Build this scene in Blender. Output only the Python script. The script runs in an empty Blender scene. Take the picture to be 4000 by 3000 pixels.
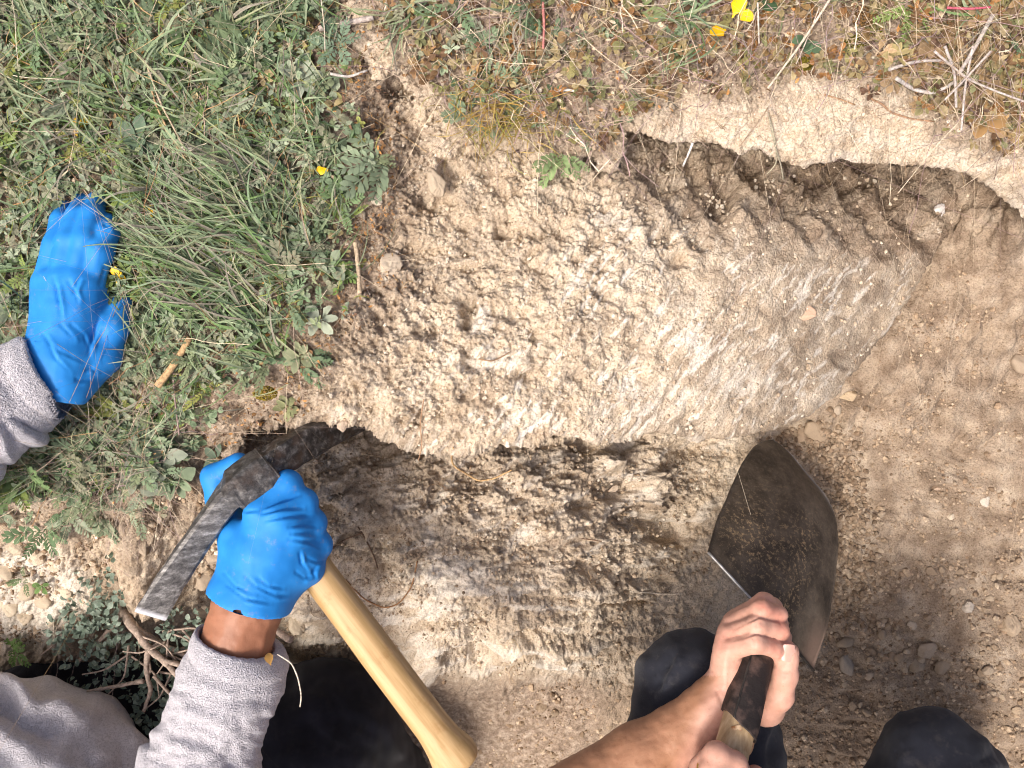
import bpy, math, random
import numpy as np
from mathutils import Vector

# ------------------------------------------------------------------ camera, sky, sun, exposure
scene = bpy.context.scene
CAM_H = 0.755                                  # camera height over the turf (m)
F_PX = 2000.0 / math.tan(math.radians(33.5))   # focal length in photo pixels (4000 px wide)
cam_data = bpy.data.cameras.new('camera')
cam = bpy.data.objects.new('camera', cam_data)
scene.collection.objects.link(cam)
cam.location = (0, 0, CAM_H)
cam_data.sensor_width = 36.0
cam_data.lens = 18.0 / math.tan(math.radians(33.5))
cam_data.clip_start = 0.01
cam_data.clip_end = 200.0
scene.camera = cam

SUN_EL, SUN_AZ = 59.0, 218.0   # elevation; direction the light comes FROM, degrees counter-clockwise from +X
world = bpy.data.worlds.new('World')
scene.world = world
world.use_nodes = True
wn = world.node_tree.nodes
sky = wn.new('ShaderNodeTexSky')
sky.sky_type = 'NISHITA'
sky.sun_disc = False
sky.sun_elevation = math.radians(SUN_EL)
sky.sun_rotation = math.radians(90.0 - SUN_AZ)
sky.dust_density = 6.0
sky.air_density = 0.5
sky.ozone_density = 0.0
world.node_tree.links.new(sky.outputs[0], wn['Background'].inputs[0])
wn['Background'].inputs[1].default_value = 0.15

sun_data = bpy.data.lights.new('sun', 'SUN')
sun_data.energy = 2.0
sun_data.angle = math.radians(13.0)
sun_data.color = (1.0, 0.955, 0.89)
sun = bpy.data.objects.new('sun', sun_data)
scene.collection.objects.link(sun)
_d = Vector((math.cos(math.radians(SUN_AZ)) * math.cos(math.radians(SUN_EL)),
             math.sin(math.radians(SUN_AZ)) * math.cos(math.radians(SUN_EL)),
             math.sin(math.radians(SUN_EL))))
sun.rotation_euler = (-_d).to_track_quat('-Z', 'Y').to_euler()
sun.location = (-1, -1, 3)

scene.view_settings.view_transform = 'Standard'
scene.view_settings.look = 'None'
scene.view_settings.gamma = 1.0
scene.view_settings.use_curve_mapping = False
scene.view_settings.exposure = 0.64
scene.render.engine = 'CYCLES'
scene.cycles.max_bounces = 6
scene.cycles.diffuse_bounces = 4
scene.cycles.filter_width = 1.1

rng = np.random.default_rng(11)
random.seed(5)
COL = scene.collection


# ------------------------------------------------------------------ helpers
def W(px, py, z):
    """photo pixel + height -> world point(s)"""
    s = (CAM_H - np.asarray(z, dtype=np.float64)) / F_PX
    return np.stack([(np.asarray(px) - 2000.0) * s, (1500.0 - np.asarray(py)) * s,
                     np.asarray(z, dtype=np.float64) + 0.0 * s], axis=-1)


def mesh_np(name, verts, faces, smooth=True):
    """verts (n,3); faces: one (m,k) array or a list of such arrays"""
    me = bpy.data.meshes.new(name)
    if isinstance(faces, np.ndarray):
        faces = [faces]
    faces = [f for f in faces if len(f)]
    verts = np.ascontiguousarray(verts, dtype=np.float32)
    nl = sum(f.size for f in faces)
    nf = sum(len(f) for f in faces)
    me.vertices.add(len(verts))
    me.vertices.foreach_set('co', verts.ravel())
    me.loops.add(nl)
    me.polygons.add(nf)
    me.loops.foreach_set('vertex_index', np.concatenate([f.ravel() for f in faces]).astype(np.int32))
    tot = np.concatenate([np.full(len(f), f.shape[1]) for f in faces])
    me.polygons.foreach_set('loop_start', np.concatenate([[0], np.cumsum(tot)[:-1]]).astype(np.int32))
    me.update(calc_edges=True)
    me.polygons.foreach_set('use_smooth', np.full(nf, smooth))
    me.validate()
    return me


def set_col(me, cols, name='Col'):
    a = me.attributes.new(name, 'FLOAT_COLOR', 'POINT')
    c = np.ones((len(me.vertices), 4), dtype=np.float32)
    c[:, :3] = cols
    a.data.foreach_set('color', c.ravel())


def set_float(me, name, vals):
    a = me.attributes.new(name, 'FLOAT', 'POINT')
    a.data.foreach_set('value', np.ascontiguousarray(vals, dtype=np.float32))


def link(name, me, mat=None, parent=None, label=None, cat=None, group=None, kind=None):
    o = bpy.data.objects.new(name, me)
    COL.objects.link(o)
    if mat is not None and me is not None and not me.materials:
        me.materials.append(mat)
    if parent is not None:
        o.parent = parent
    if label:
        o['label'] = label
    if cat:
        o['category'] = cat
    if group:
        o['group'] = group
    if kind:
        o['kind'] = kind
    return o


# ---- noise
def _hash(ix, iy, seed):
    h = (ix.astype(np.int64) * 374761393 + iy.astype(np.int64) * 668265263 + seed * 1442695041) & 0xFFFFFFFF
    h = ((h ^ (h >> 13)) * 1274126177) & 0xFFFFFFFF
    h = ((h ^ (h >> 16)) * 2246822519) & 0xFFFFFFFF
    return (h ^ (h >> 15)) & 0xFFFFFFFF


def perlin(x, y, seed=0):
    x = np.asarray(x, dtype=np.float32)
    y = np.asarray(y, dtype=np.float32)
    ix, iy = np.floor(x), np.floor(y)
    fx, fy = x - ix, y - iy
    u, v = fx * fx * fx * (fx * (fx * 6 - 15) + 10), fy * fy * fy * (fy * (fy * 6 - 15) + 10)

    def g(dx, dy):
        a = _hash(ix + dx, iy + dy, seed).astype(np.float32) * (2 * math.pi / 4294967296.0)
        return np.cos(a) * (fx - dx) + np.sin(a) * (fy - dy)
    n0 = g(0, 0) * (1 - u) + g(1, 0) * u
    n1 = g(0, 1) * (1 - u) + g(1, 1) * u
    return (n0 * (1 - v) + n1 * v) * 1.5


def fbm(x, y, seed=0, oct=4, gain=0.5):
    s, a = 0.0, 1.0
    for i in range(oct):
        s = s + a * perlin(x, y, seed + i * 17)
        x, y, a = x * 2.03, y * 2.03, a * gain
    return s


def worley(x, y, seed=0):
    """F1, F2, random value of the nearest cell"""
    x = np.asarray(x, dtype=np.float32)
    y = np.asarray(y, dtype=np.float32)
    ix, iy = np.floor(x), np.floor(y)
    f1 = np.full(x.shape, 9.0, np.float32)
    f2 = f1.copy()
    cid = np.zeros_like(f1)
    for dx in (-1, 0, 1):
        for dy in (-1, 0, 1):
            h = _hash(ix + dx, iy + dy, seed)
            jx = (h & 0xFFFF).astype(np.float32) / 65536.0
            jy = (h >> 16).astype(np.float32) / 65536.0
            d = (ix + dx + jx - x) ** 2 + (iy + dy + jy - y) ** 2
            near = d < f1
            f2 = np.where(near, f1, np.minimum(f2, d))
            cid = np.where(near, jx, cid)
            f1 = np.where(near, d, f1)
    return np.sqrt(f1), np.sqrt(f2), cid


def sstep(a, b, x):
    t = np.clip((x - a) / (b - a), 0, 1)
    return t * t * (3 - 2 * t)


def rbf(pts, lam=8.0):
    P = np.array(pts, dtype=np.float64)
    n = len(P)
    A = np.zeros((n + 3, n + 3))
    A[:n, :n] = np.hypot(P[:, None, 0] - P[None, :, 0], P[:, None, 1] - P[None, :, 1])
    A[:n, :n] -= np.eye(n) * lam
    A[:n, n] = A[n, :n] = 1
    A[:n, n + 1] = A[n + 1, :n] = P[:, 0] / 1000
    A[:n, n + 2] = A[n + 2, :n] = P[:, 1] / 1000
    c = np.linalg.solve(A, np.concatenate([P[:, 2], [0, 0, 0]]))

    def f(x, y):
        s = c[n] + c[n + 1] * x / 1000 + c[n + 2] * y / 1000
        for i in range(n):
            s = s + c[i] * np.hypot(x - P[i, 0], y - P[i, 1])
        return s
    return f


def poly_dist(x, y, poly):
    """signed distance (negative inside) to a closed polygon"""
    P = np.array(poly, dtype=np.float32)
    d = np.full(x.shape, 1e9, np.float32)
    ins = np.zeros(x.shape, bool)
    for i in range(len(P)):
        a, b = P[i], P[(i + 1) % len(P)]
        e = b - a
        t = np.clip(((x - a[0]) * e[0] + (y - a[1]) * e[1]) / (e @ e), 0, 1)
        d = np.minimum(d, np.hypot(x - a[0] - t * e[0], y - a[1] - t * e[1]))
        c = (a[1] > y) != (b[1] > y)
        with np.errstate(divide='ignore', invalid='ignore'):
            xi = a[0] + (y - a[1]) * e[0] / (e[1] if e[1] != 0 else 1e-9)
        ins ^= c & (x < xi)
    return np.where(ins, -d, d)


def line_dist(x, y, line):
    P = np.array(line, dtype=np.float32)
    d = np.full(x.shape, 1e9, np.float32)
    for i in range(len(P) - 1):
        a, e = P[i], P[i + 1] - P[i]
        t = np.clip(((x - a[0]) * e[0] + (y - a[1]) * e[1]) / (e @ e), 0, 1)
        d = np.minimum(d, np.hypot(x - a[0] - t * e[0], y - a[1] - t * e[1]))
    return d


# ------------------------------------------------------------------ materials
def new_mat(name):
    m = bpy.data.materials.new(name)
    m.use_nodes = True
    nt = m.node_tree
    b = nt.nodes['Principled BSDF']
    return m, nt, b


def node(nt, kind, **kw):
    n = nt.nodes.new(kind)
    for k, v in kw.items():
        if k.startswith('i_'):
            key = k[2:].replace('_', ' ')
            n.inputs[int(key) if key.isdigit() else key].default_value = v
        else:
            setattr(n, k, v)
    return n


def ramp(nt, src, stops):
    r = nt.nodes.new('ShaderNodeValToRGB')
    el = r.color_ramp.elements
    while len(el) < len(stops):
        el.new(0.5)
    for e, (p, c) in zip(el, stops):
        e.position = p
        e.color = c if len(c) == 4 else (*c, 1)
    nt.links.new(src, r.inputs[0])
    return r.outputs[0]


def mixc(nt, fac, a, b, mode='MIX'):
    n = nt.nodes.new('ShaderNodeMix')
    n.data_type = 'RGBA'
    n.blend_type = mode
    for sock, v in ((n.inputs[0], fac), (n.inputs[6], a), (n.inputs[7], b)):
        if hasattr(v, 'is_linked') or hasattr(v, 'links'):
            nt.links.new(v, sock)
        elif isinstance(v, (int, float)):
            sock.default_value = v
        else:
            sock.default_value = (*v, 1) if len(v) == 3 else v
    return n.outputs[2]


def bump(nt, b, height, strength, dist, prev=None):
    n = nt.nodes.new('ShaderNodeBump')
    n.inputs['Strength'].default_value = strength
    n.inputs['Distance'].default_value = dist
    nt.links.new(height, n.inputs['Height'])
    if prev is not None:
        nt.links.new(prev, n.inputs['Normal'])
    nt.links.new(n.outputs[0], b.inputs['Normal'])
    return n.outputs[0]


def noise(nt, scale, detail=4, rough=0.55, coord=None, dist=0.0):
    if coord is None:
        coord = nt.nodes.new('ShaderNodeTexCoord').outputs['Object']
    n = node(nt, 'ShaderNodeTexNoise')
    n.inputs['Scale'].default_value = scale
    n.inputs['Detail'].default_value = detail
    n.inputs['Roughness'].default_value = rough
    n.inputs['Distortion'].default_value = dist
    nt.links.new(coord, n.inputs['Vector'])
    return n.outputs[0]


def simple_mat(name, ca, cb, scale=60, rough=0.8, bumps=((400, 0.3, 0.0006),), spec=0.3, detail=5, lo=0.35, hi=0.65, metal=0.0):
    m, nt, b = new_mat(name)
    c = ramp(nt, noise(nt, scale, detail), [(lo, ca), (hi, cb)])
    nt.links.new(c, b.inputs['Base Color'])
    b.inputs['Roughness'].default_value = rough
    b.inputs['Specular IOR Level'].default_value = spec
    b.inputs['Metallic'].default_value = metal
    prev = None
    for s, st, d in bumps:
        prev = bump(nt, b, noise(nt, s, 3), st, d, prev)
    return m


def soil_mat():
    m, nt, b = new_mat('soil')
    tex = nt.nodes.new('ShaderNodeTexCoord').outputs['Object']
    att = {}
    for k in ('brown', 'smear_sun', 'organic_shade'):
        a = node(nt, 'ShaderNodeAttribute', attribute_name=k)
        att[k] = a.outputs['Fac']
    cream = ramp(nt, noise(nt, 28, 8, 0.65, tex), [(0.32, (0.47, 0.365, 0.26)), (0.5, (0.61, 0.50, 0.375)), (0.68, (0.70, 0.60, 0.48))])
    brown = ramp(nt, noise(nt, 33, 8, 0.65, tex), [(0.3, (0.17, 0.12, 0.083)), (0.5, (0.245, 0.18, 0.127)), (0.7, (0.33, 0.25, 0.18))])
    org_shade = ramp(nt, noise(nt, 90, 6, 0.65, tex), [(0.3, (0.16, 0.112, 0.08)), (0.5, (0.31, 0.235, 0.175)), (0.7, (0.52, 0.43, 0.34))])
    pale = ramp(nt, noise(nt, 120, 4, 0.6, tex), [(0.35, (0.70, 0.62, 0.52)), (0.65, (0.80, 0.745, 0.66))])
    c = mixc(nt, att['brown'], cream, brown)
    c = mixc(nt, att['organic_shade'], c, org_shade)
    c = mixc(nt, att['smear_sun'], c, pale)
    # fine speckle of darker and paler grains, brown flecks painting the shade in tiny cracks
    sp = ramp(nt, noise(nt, 420, 3, 0.6, tex), [(0.33, (0.68, 0.64, 0.60)), (0.5, (1, 1, 1)), (0.68, (1.16, 1.15, 1.13))])
    c = mixc(nt, 1.0, c, sp, 'MULTIPLY')
    fl = ramp(nt, noise(nt, 170, 5, 0.7, tex, 1.5), [(0.60, (1, 1, 1)), (0.70, (0.60, 0.52, 0.45))])
    inv = node(nt, 'ShaderNodeMath', operation='SUBTRACT', i_0=1.0)
    nt.links.new(att['smear_sun'], inv.inputs[1])
    c = mixc(nt, inv.outputs[0], c, mixc(nt, 1.0, c, fl, 'MULTIPLY'))
    nt.links.new(c, b.inputs['Base Color'])
    b.inputs['Roughness'].default_value = 0.95
    b.inputs['Specular IOR Level'].default_value = 0.12
    vo = node(nt, 'ShaderNodeTexVoronoi', feature='F1')
    vo.inputs['Scale'].default_value = 330
    nt.links.new(tex, vo.inputs['Vector'])
    iv = node(nt, 'ShaderNodeMath', operation='SUBTRACT', i_0=1.0)
    nt.links.new(vo.outputs['Distance'], iv.inputs[1])
    sc = node(nt, 'ShaderNodeMath', operation='MULTIPLY')
    nt.links.new(iv.outputs[0], sc.inputs[0])
    nt.links.new(inv.outputs[0], sc.inputs[1])
    p = bump(nt, b, noise(nt, 240, 5, 0.7, tex), 0.8, 0.0030)
    p = bump(nt, b, sc.outputs[0], 0.45, 0.0020, p)
    bump(nt, b, noise(nt, 900, 3, 0.6, tex), 0.6, 0.0011, p)
    return m


def attr_mat(name, rough=0.75, spec=0.25, nscale=300, namp=0.35, transl=0.0, bumpd=0.0005):
    """colour from the per-leaf / per-stone attribute Col with fine mottling"""
    m, nt, b = new_mat(name)
    a = node(nt, 'ShaderNodeAttribute', attribute_name='Col')
    n = ramp(nt, noise(nt, nscale, 4), [(0.3, (1 - namp,) * 3), (0.7, (1 + namp,) * 3)])
    c = mixc(nt, 1.0, a.outputs['Color'], n, 'MULTIPLY')
    nt.links.new(c, b.inputs['Base Color'])
    b.inputs['Roughness'].default_value = rough
    b.inputs['Specular IOR Level'].default_value = spec
    bump(nt, b, noise(nt, nscale * 2.5, 3), 0.5, bumpd)
    if transl > 0:
        t = node(nt, 'ShaderNodeBsdfTranslucent')
        nt.links.new(c, t.inputs[0])
        mx = node(nt, 'ShaderNodeMixShader')
        mx.inputs[0].default_value = transl
        nt.links.new(b.outputs[0], mx.inputs[1])
        nt.links.new(t.outputs[0], mx.inputs[2])
        nt.links.new(mx.outputs[0], nt.nodes['Material Output'].inputs[0])
    return m


M_SOIL = soil_mat()
M_LEAF = attr_mat('leaf', 0.62, 0.3, 500, 0.22, 0.18)
M_STONE = attr_mat('earth_stone', 0.93, 0.15, 160, 0.42, 0.0, 0.0022)
M_TWIG = attr_mat('twig', 0.85, 0.2, 380, 0.4)

# ------------------------------------------------------------------ the dug bank: three sheets of earth
STEP = 5.4


def axis(lo, hi):
    a = np.arange(lo - 40, hi + 41, STEP)
    out = np.cumsum(np.array([8, 12, 18, 26, 38, 55, 75, 95, 115, 130, 140, 150, 160, 170]))
    return np.concatenate([(a[0] - out)[::-1], a, a[-1] + out]).astype(np.float32)


XS, YS = axis(0, 4000), axis(0, 3000)
GX, GY = np.meshgrid(XS, YS)          # rows = y

# heights (photo px, photo px, metres)
BANK = [(-900, -900, .03), (0, 0, .02), (0, 1000, .01), (-900, 1200, .0), (700, 500, .015), (1400, 200, .02), (1400, 900, .0), (1000, 1300, .01),
        (700, 1500, .003), (200, 1600, -.005), (1700, 700, -.02), (1700, 1100, -.015), (1300, 1600, .008), (2000, 1500, .004),
        (2000, 1000, -.008), (2400, 1300, -.004), (2300, 1650, -.02), (2000, 1720, -.008), (1600, 1700, .004), (2700, 1500, -.05), (2900, 1650, -.11),
        (2800, 1200, -.035), (3000, 1000, -.06), (3100, 1300, -.10), (3300, 1200, -.15), (3200, 1500, -.17), (3500, 1100, -.20),
        (3400, 1350, -.25), (3700, 880, -.235), (3800, 800, -.25), (2500, 650, -.065), (2600, 560, -.12), (2900, 750, -.09), (2900, 660, -.14), (3200, 800, -.125), (3200, 650, -.22),
        (3500, 800, -.19), (3500, 690, -.26), (3700, 720, -.26), (2400, 800, -.026), (2500, 900, -.026), (2700, 900, -.042), (3000, 870, -.068), (3400, 950, -.15),
        (2600, 300, -.2), (3300, 400, -.30), (2000, 470, -.02), (2200, 620, -.024), (2380, 620, -.04), (1800, 300, -.01), (1800, 0, -.05), (2600, 0, -.2), (4000, 300, -.3), (4900, -900, -.4),
        (900, 1800, -.03), (500, 2000, -.14), (100, 2200, -.2), (1000, 2000, -.12), (-900, 2200, -.2), (4000, 1200, -.4), (3000, 2200, -.4), (1500, 3000, -.3)]
LEDGE = [(1500, 0, .028), (1500, 250, .022), (1750, 480, .0), (2000, 300, .012), (2000, 550, -.004), (2400, 560, -.008), (2600, 400, .0), (2700, 540, -.02), (3100, 640, -.03),
         (3100, 400, -.008), (3500, 600, -.045), (3500, 330, -.005), (3800, 650, -.07), (3900, 400, -.01), (4000, 0, .03), (2700, 0, .025),
         (4000, 700, -.07), (4000, 800, -.13), (4900, 400, -.05), (4900, -900, .05), (1500, -900, .04)]
PIT = [(2800, 1600, -.37), (2500, 1800, -.30), (2000, 1800, -.19), (1600, 1800, -.13), (1200, 1800, -.085), (1400, 1900, -.095), (1500, 2150, -.115),
       (1900, 2100, -.155), (2300, 2050, -.225), (2480, 2000, -.27), (2350, 2250, -.24), (1700, 2400, -.15), (2100, 2450, -.2), (1700, 2600, -.19), (2050, 2600, -.22),
       (1700, 2700, -.37), (2050, 2690, -.37), (1800, 2760, -.46), (2300, 2700, -.34), (2300, 2850, -.42), (1600, 2800, -.47), (1400, 2600, -.33), (1400, 2450, -.17), (2600, 2350, -.34), (2750, 2200, -.36),
       (2700, 1950, -.345), (2650, 2100, -.345), (3050, 1650, -.37), (3300, 1800, -.375), (3500, 1300, -.285), (3400, 1500, -.315), (3700, 1000, -.27), (3850, 800, -.215), (3950, 850, -.16), (4000, 1000, -.22), (3950, 1500, -.33),
       (3800, 2100, -.38), (3800, 2500, -.40), (3400, 2500, -.42), (3400, 2800, -.45), (2950, 2900, -.46), (3950, 2900, -.43), (4900, 1500, -.33), (4900, 3900, -.45), (2500, 3900, -.5),
       (0, 1900, -.015), (300, 1850, -.01), (600, 1850, -.02), (800, 1850, -.035), (0, 2150, -.06), (400, 2100, -.07), (700, 2000, -.055), (100, 2350, -.12),
       (300, 2450, -.16), (600, 2200, -.10), (750, 2350, -.16), (850, 2450, -.28), (1000, 2450, -.31), (1180, 2400, -.18), (500, 2600, -.30), (0, 2600, -.22), (0, 3000, -.5), (800, 3000, -.5),
       (-900, 2400, -.1), (-900, 3900, -.5), (0, 1000, -.09), (700, 1000, -.11), (1000, 1600, -.11), (1000, 1750, -.07), (1300, 1400, -.17), (2000, 1000, -.35), (2000, 0, -.45), (3000, 0, -.5), (4900, -900, -.5), (-900, -900, -.2)]
BANK_EDGE = [(-1400, -1400), (5200, -1400), (5200, 480), (3960, 700), (3850, 760), (3770, 830), (3690, 930), (3620, 1040), (3560, 1150), (3480, 1270), (3400, 1370), (3320, 1470),
             (3250, 1555), (3170, 1625), (3080, 1660), (2950, 1690), (2830, 1712), (2700, 1722), (2620, 1690), (2530, 1692), (2440, 1725), (2350, 1738), (2250, 1712), (2170, 1702),
             (2060, 1740), (1960, 1735), (1880, 1745), (1790, 1778), (1690, 1772), (1500, 1700), (1440, 1664), (1370, 1660), (1310, 1652), (1240, 1690), (1190, 1660),
             (1120, 1665), (1040, 1655), (960, 1700), (930, 1900), (600, 2150), (-1400, 2300)]
LEDGE_EDGE = [(1300, -1400), (5400, -1400), (5400, 1100), (4200, 960), (4000, 840), (3900, 765), (3840, 705), (3780, 668), (3640, 650), (3500, 632), (3450, 618), (3400, 628), (3300, 618), (3220, 632), (3150, 655),
              (3100, 640), (3030, 608), (2960, 582), (2890, 596), (2800, 562), (2740, 548), (2640, 560), (2560, 548), (2500, 520), (2440, 512), (2430, 585), (2390, 655), (2330, 660), (2300, 590), (2230, 640), (2150, 620),
              (2050, 585), (1950, 570), (1800, 555), (1720, 480), (1660, 395), (1590, 345), (1560, 290), (1480, 300), (1420, 240), (1380, 80)]

NX, NY = GX / 1000.0, GY / 1000.0
ROUGH_B = fbm(GX / 85, GY / 85, 3, 3) * 14 + fbm(GX / 26, GY / 26, 4, 1) * 2.5
dB0, dT0 = poly_dist(GX, GY, BANK_EDGE), poly_dist(GX, GY, LEDGE_EDGE)
dB = dB0 + ROUGH_B * 0.7
dT = dT0 + ROUGH_B * np.where(GX > 2440, 0.35, 1.3)
zB0, zT0, zF0 = (rbf(p)(GX.astype(np.float64), GY.astype(np.float64)) for p in (BANK, LEDGE, PIT))


def smear_noise(sx, sy, ang, long, short, seed):
    c, s = math.cos(math.radians(ang)), math.sin(math.radians(ang))
    u, v = sx * c - sy * s, sx * s + sy * c      # u runs along image direction ang (up = positive)
    v = v + short * (0.9 * fbm(sx / (long * .8), sy / (long * .8), seed + 501, 2) + .35 * fbm(sx / (short * 2.5), sy / (short * 2.5), seed + 502, 2))
    a = fbm(u / long, v / short, seed, 3)
    k = 0.16
    b = fbm((u + k * v) / (long * .7) + 7.3, (v - k * u * short / long * 2) / (short * 1.37) + 3.1, seed + 503, 3)
    return 0.75 * (a + b)


# turf mask (1 = grown over) used for soil colour and for planting
TURF_LEFT = [(-1400, -1400), (1470, -1400), (1450, 0), (1400, 260), (1500, 560), (1520, 700), (1430, 900), (1470, 1080), (1340, 1260), (1190, 1380), (1150, 1560), (930, 1640), (720, 1760), (720, 1900), (560, 1930), (250, 1960), (-1400, 2050)]
TURF_TOP = [(1400, -1400), (5400, -1400), (5400, 640), (4000, 600), (3830, 590), (3700, 520), (3560, 400), (3400, 330), (3180, 300), (3060, 320), (2950, 395), (2750, 400), (2560, 420), (2440, 470), (2380, 620), (2220, 600), (1950, 545), (1780, 520), (1680, 380), (1560, 210), (1440, 100)]
turfL = poly_dist(GX, GY, TURF_LEFT) + fbm(GX / 130, GY / 130, 41, 3) * 55
turfT = poly_dist(GX, GY, TURF_TOP) + fbm(GX / 110, GY / 110, 42, 3) * 45

# --- relief of each sheet, along the surface normal (metres)
f45, g45, _ = worley(GX / 62 + fbm(GX / 60, GY / 60, 7, 2) * .35, GY / 50 + fbm(GX / 60, GY / 60, 8, 2) * .35, 9)
f20, g20, c20 = worley(GX / 25 + fbm(GX / 24, GY / 24, 17, 2) * .3, GY / 22, 10)
f12, g12, _ = worley(GX / 13, GY / 13, 12)
lump45 = np.clip(g45 - f45, 0, .6) / .6
lump20 = np.clip(g20 - f20, 0, .5) / .5
lump12 = np.clip(1 - f12, 0, 1)
fine = fbm(GX / 14, GY / 14, 21, 3)
broad = fbm(GX / 330, GY / 280, 5, 3)
pit_n = fbm(GX / 120, GY / 95, 6, 3)
# scraped, smeared marl: long pale strokes running up to the right
sm_zone = sstep(1150, 2150, GX + 0.75 * (GY - 1200)) * sstep(-160, -60, -np.abs(dB + 160) + 160)
sm_zone = sstep(1500, 2300, GX + 0.9 * (GY - 1300)) * (GY > 700) * sstep(700, 1050, GY + 0.12 * (GX - 2000))
sm1 = .7 * smear_noise(GX, GY, 52, 240, 24, 31) + 0.6 * smear_noise(GX, GY, 52, 110, 12, 33)
smearB = sstep(0.16, 0.62, sm1 + 0.35 * fbm(GX / 300, GY / 300, 35, 2) - 0.02) * sm_zone
for (cx, cy, rx, ry) in ((2360, 860, 130, 40), (1880, 1250, 60, 90), (2330, 1110, 60, 40), (2660, 1740, 200, 60), (2560, 1560, 260, 90), (2050, 1640, 200, 80), (2900, 1500, 220, 110)):
    q = ((GX - cx) / rx) ** 2 + ((GY - cy) / ry) ** 2
    smearB = np.maximum(smearB, sstep(1.2, 0.3, q - 1.0 * sm1 + .4) * 0.7)
strokes = smear_noise(GX, GY, 55, 420, 46, 36)

plane_zone = sstep(2350, 2900, GX + .55 * (GY - 1000)) * sstep(780, 950, GY - .1 * (GX - 2700))
rough_zone = (1 - 0.75 * smearB) * (1 - .25 * sm_zone) * (1 - .6 * plane_zone)
smearB = smearB * (1 - .1 * plane_zone)
AMP = np.clip(.75 + .8 * fbm(GX / 90, GY / 80, 55, 3), .25, 1.5)
f33, g33, c33 = worley(GX / 40 + fbm(GX / 30, GY / 30, 101, 2) * .25, GY / 33 + fbm(GX / 30, GY / 30, 102, 2) * .25, 103)
crack33 = np.exp(-((g33 - f33) / .07) ** 2)
crack20 = np.exp(-((g20 - f20) / .10) ** 2)


def terrace(x, n):
    q = x * n
    f = q - np.floor(q)
    return (np.floor(q) + sstep(.72, 1.0, f)) / n


flake = terrace(fbm(GX / 75, GY / 60, 104, 4) + .12 * fine, 5)
gate = np.clip(.45 + 1.1 * fbm(GX / 140, GY / 120, 105, 3), 0, 1)
fract = 0.0026 * (c33 - .5) + 0.0020 * (c20 - .5) - gate * (0.0036 * crack33 + 0.0022 * crack20) + 0.0060 * flake
dispB = (rough_zone * fract * (1 - .3 * plane_zone) + 0.006 * broad * (1 - .5 * plane_zone) + 0.0045 * np.minimum(pit_n, 0.25) * (1 - .5 * smearB) * (1 - .7 * plane_zone) - 0.007 * sstep(.30, .9, -pit_n + .45 * fine + .25 * (c33 - .5)) * rough_zone
         + rough_zone * (0.0012 * lump45 * (0.3 + np.clip(.6 + pit_n, 0, 1)) + AMP * (0.0022 * lump20 + 0.0018 * lump12) + 0.0016 * fine)
         + 0.0016 * strokes * sm_zone)
# hand-set hollows and knobs seen in the photograph: (px, py, radius x, radius y, metres)
for (cx, cy, rx, ry, a) in ((1700, 790, 80, 40, -.022), (1705, 700, 50, 70, .016), (1980, 915, 75, 38, -.020), (1900, 770, 140, 60, .006), (2820, 800, 42, 62, -.026), (2870, 830, 60, 40, .008),
                            (1830, 1220, 34, 62, -.020), (1620, 1230, 60, 30, -.012), (2740, 950, 40, 30, -.015), (2580, 940, 60, 28, -.012), (1560, 1090, 60, 45, .012), (2130, 1010, 50, 35, .010),
                            (2200, 900, 45, 30, -.012), (2000, 1230, 50, 32, -.011), (1700, 1600, 60, 45, -.011), (1860, 1420, 50, 40, -.010), (2450, 1480, 70, 35, -.008), (2640, 1010, 55, 35, -.011), (1480, 480, 70, 60, -.02), (1570, 340, 60, 40, -.03), (1620, 480, 70, 70, -.012)):
    q = ((GX - cx) / rx) ** 2 + ((GY - cy) / ry) ** 2 + 0.75 * fbm(GX / 45, GY / 45, 51, 4) + .5 * (c33 - .5)
    dispB += a * np.exp(-np.clip(q, 0, 9) ** 1.3)
# slanting tool grooves in the shaded hollow under the ledge
gro = np.abs(((GX * 0.80 - GY * 0.62) / 118.0 + 0.25 * fbm(GX / 200, GY / 200, 52, 2)) % 1.0 - 0.5) * 2
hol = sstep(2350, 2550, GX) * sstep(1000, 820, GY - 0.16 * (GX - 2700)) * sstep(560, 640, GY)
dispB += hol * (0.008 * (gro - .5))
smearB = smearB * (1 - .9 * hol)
turf_in = sstep(30, -60, turfL)
dispB = dispB * (1 - .45 * turf_in)

ledge_smooth = sstep(2450, 2700, GX) * sstep(-20, 60, turfT)
dispT = 0.007 * broad + 0.004 * pit_n * (1 - .4 * ledge_smooth) + (0.0026 * lump45 + 0.0022 * lump20 + 0.0012 * lump12 + .001 * fine) * (1 - .78 * ledge_smooth) \
    + (0.0016 * fbm(GX / 28, GY / 22, 61, 3) + .35 * fract) * ledge_smooth + .6 * fract * (1 - ledge_smooth)

# the pit: clods and bedding on the wall, raked loose earth to the right
bed = fbm(GX / 260, (GY + 0.10 * GX) / 42, 71, 3)
wall = sstep(1000, 1250, GX) * sstep(2950, 2650, GX + .35 * (GY - 2000)) * sstep(2680, 2600, GY)
floor_r = sstep(2950, 3150, GX + .25 * (GY - 2000))
c90, h90, _ = worley(GX / 165 + fbm(GX / 120, GY / 120, 72, 2) * .3, GY / 105 + fbm(GX / 120, GY / 120, 73, 2) * .3, 74)
clod90 = np.clip(h90 - c90, 0, .55) / .55
upper_wall = sstep(2330, 2180, GY)
smear_sunF = np.maximum(sstep(.15, .6, smear_noise(GX, GY, 28, 240, 40, 75)) * wall * upper_wall * .55,
                    sstep(-.1, .6, bed + .3 * fbm(GX / 200, GY / 120, 76, 2)) * sstep(2180, 2330, GY) * wall * sstep(2500, 2150, GX) * .75)
q = ((GX - 1760) / 160) ** 2 + ((GY - 2250) / 90) ** 2
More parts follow.
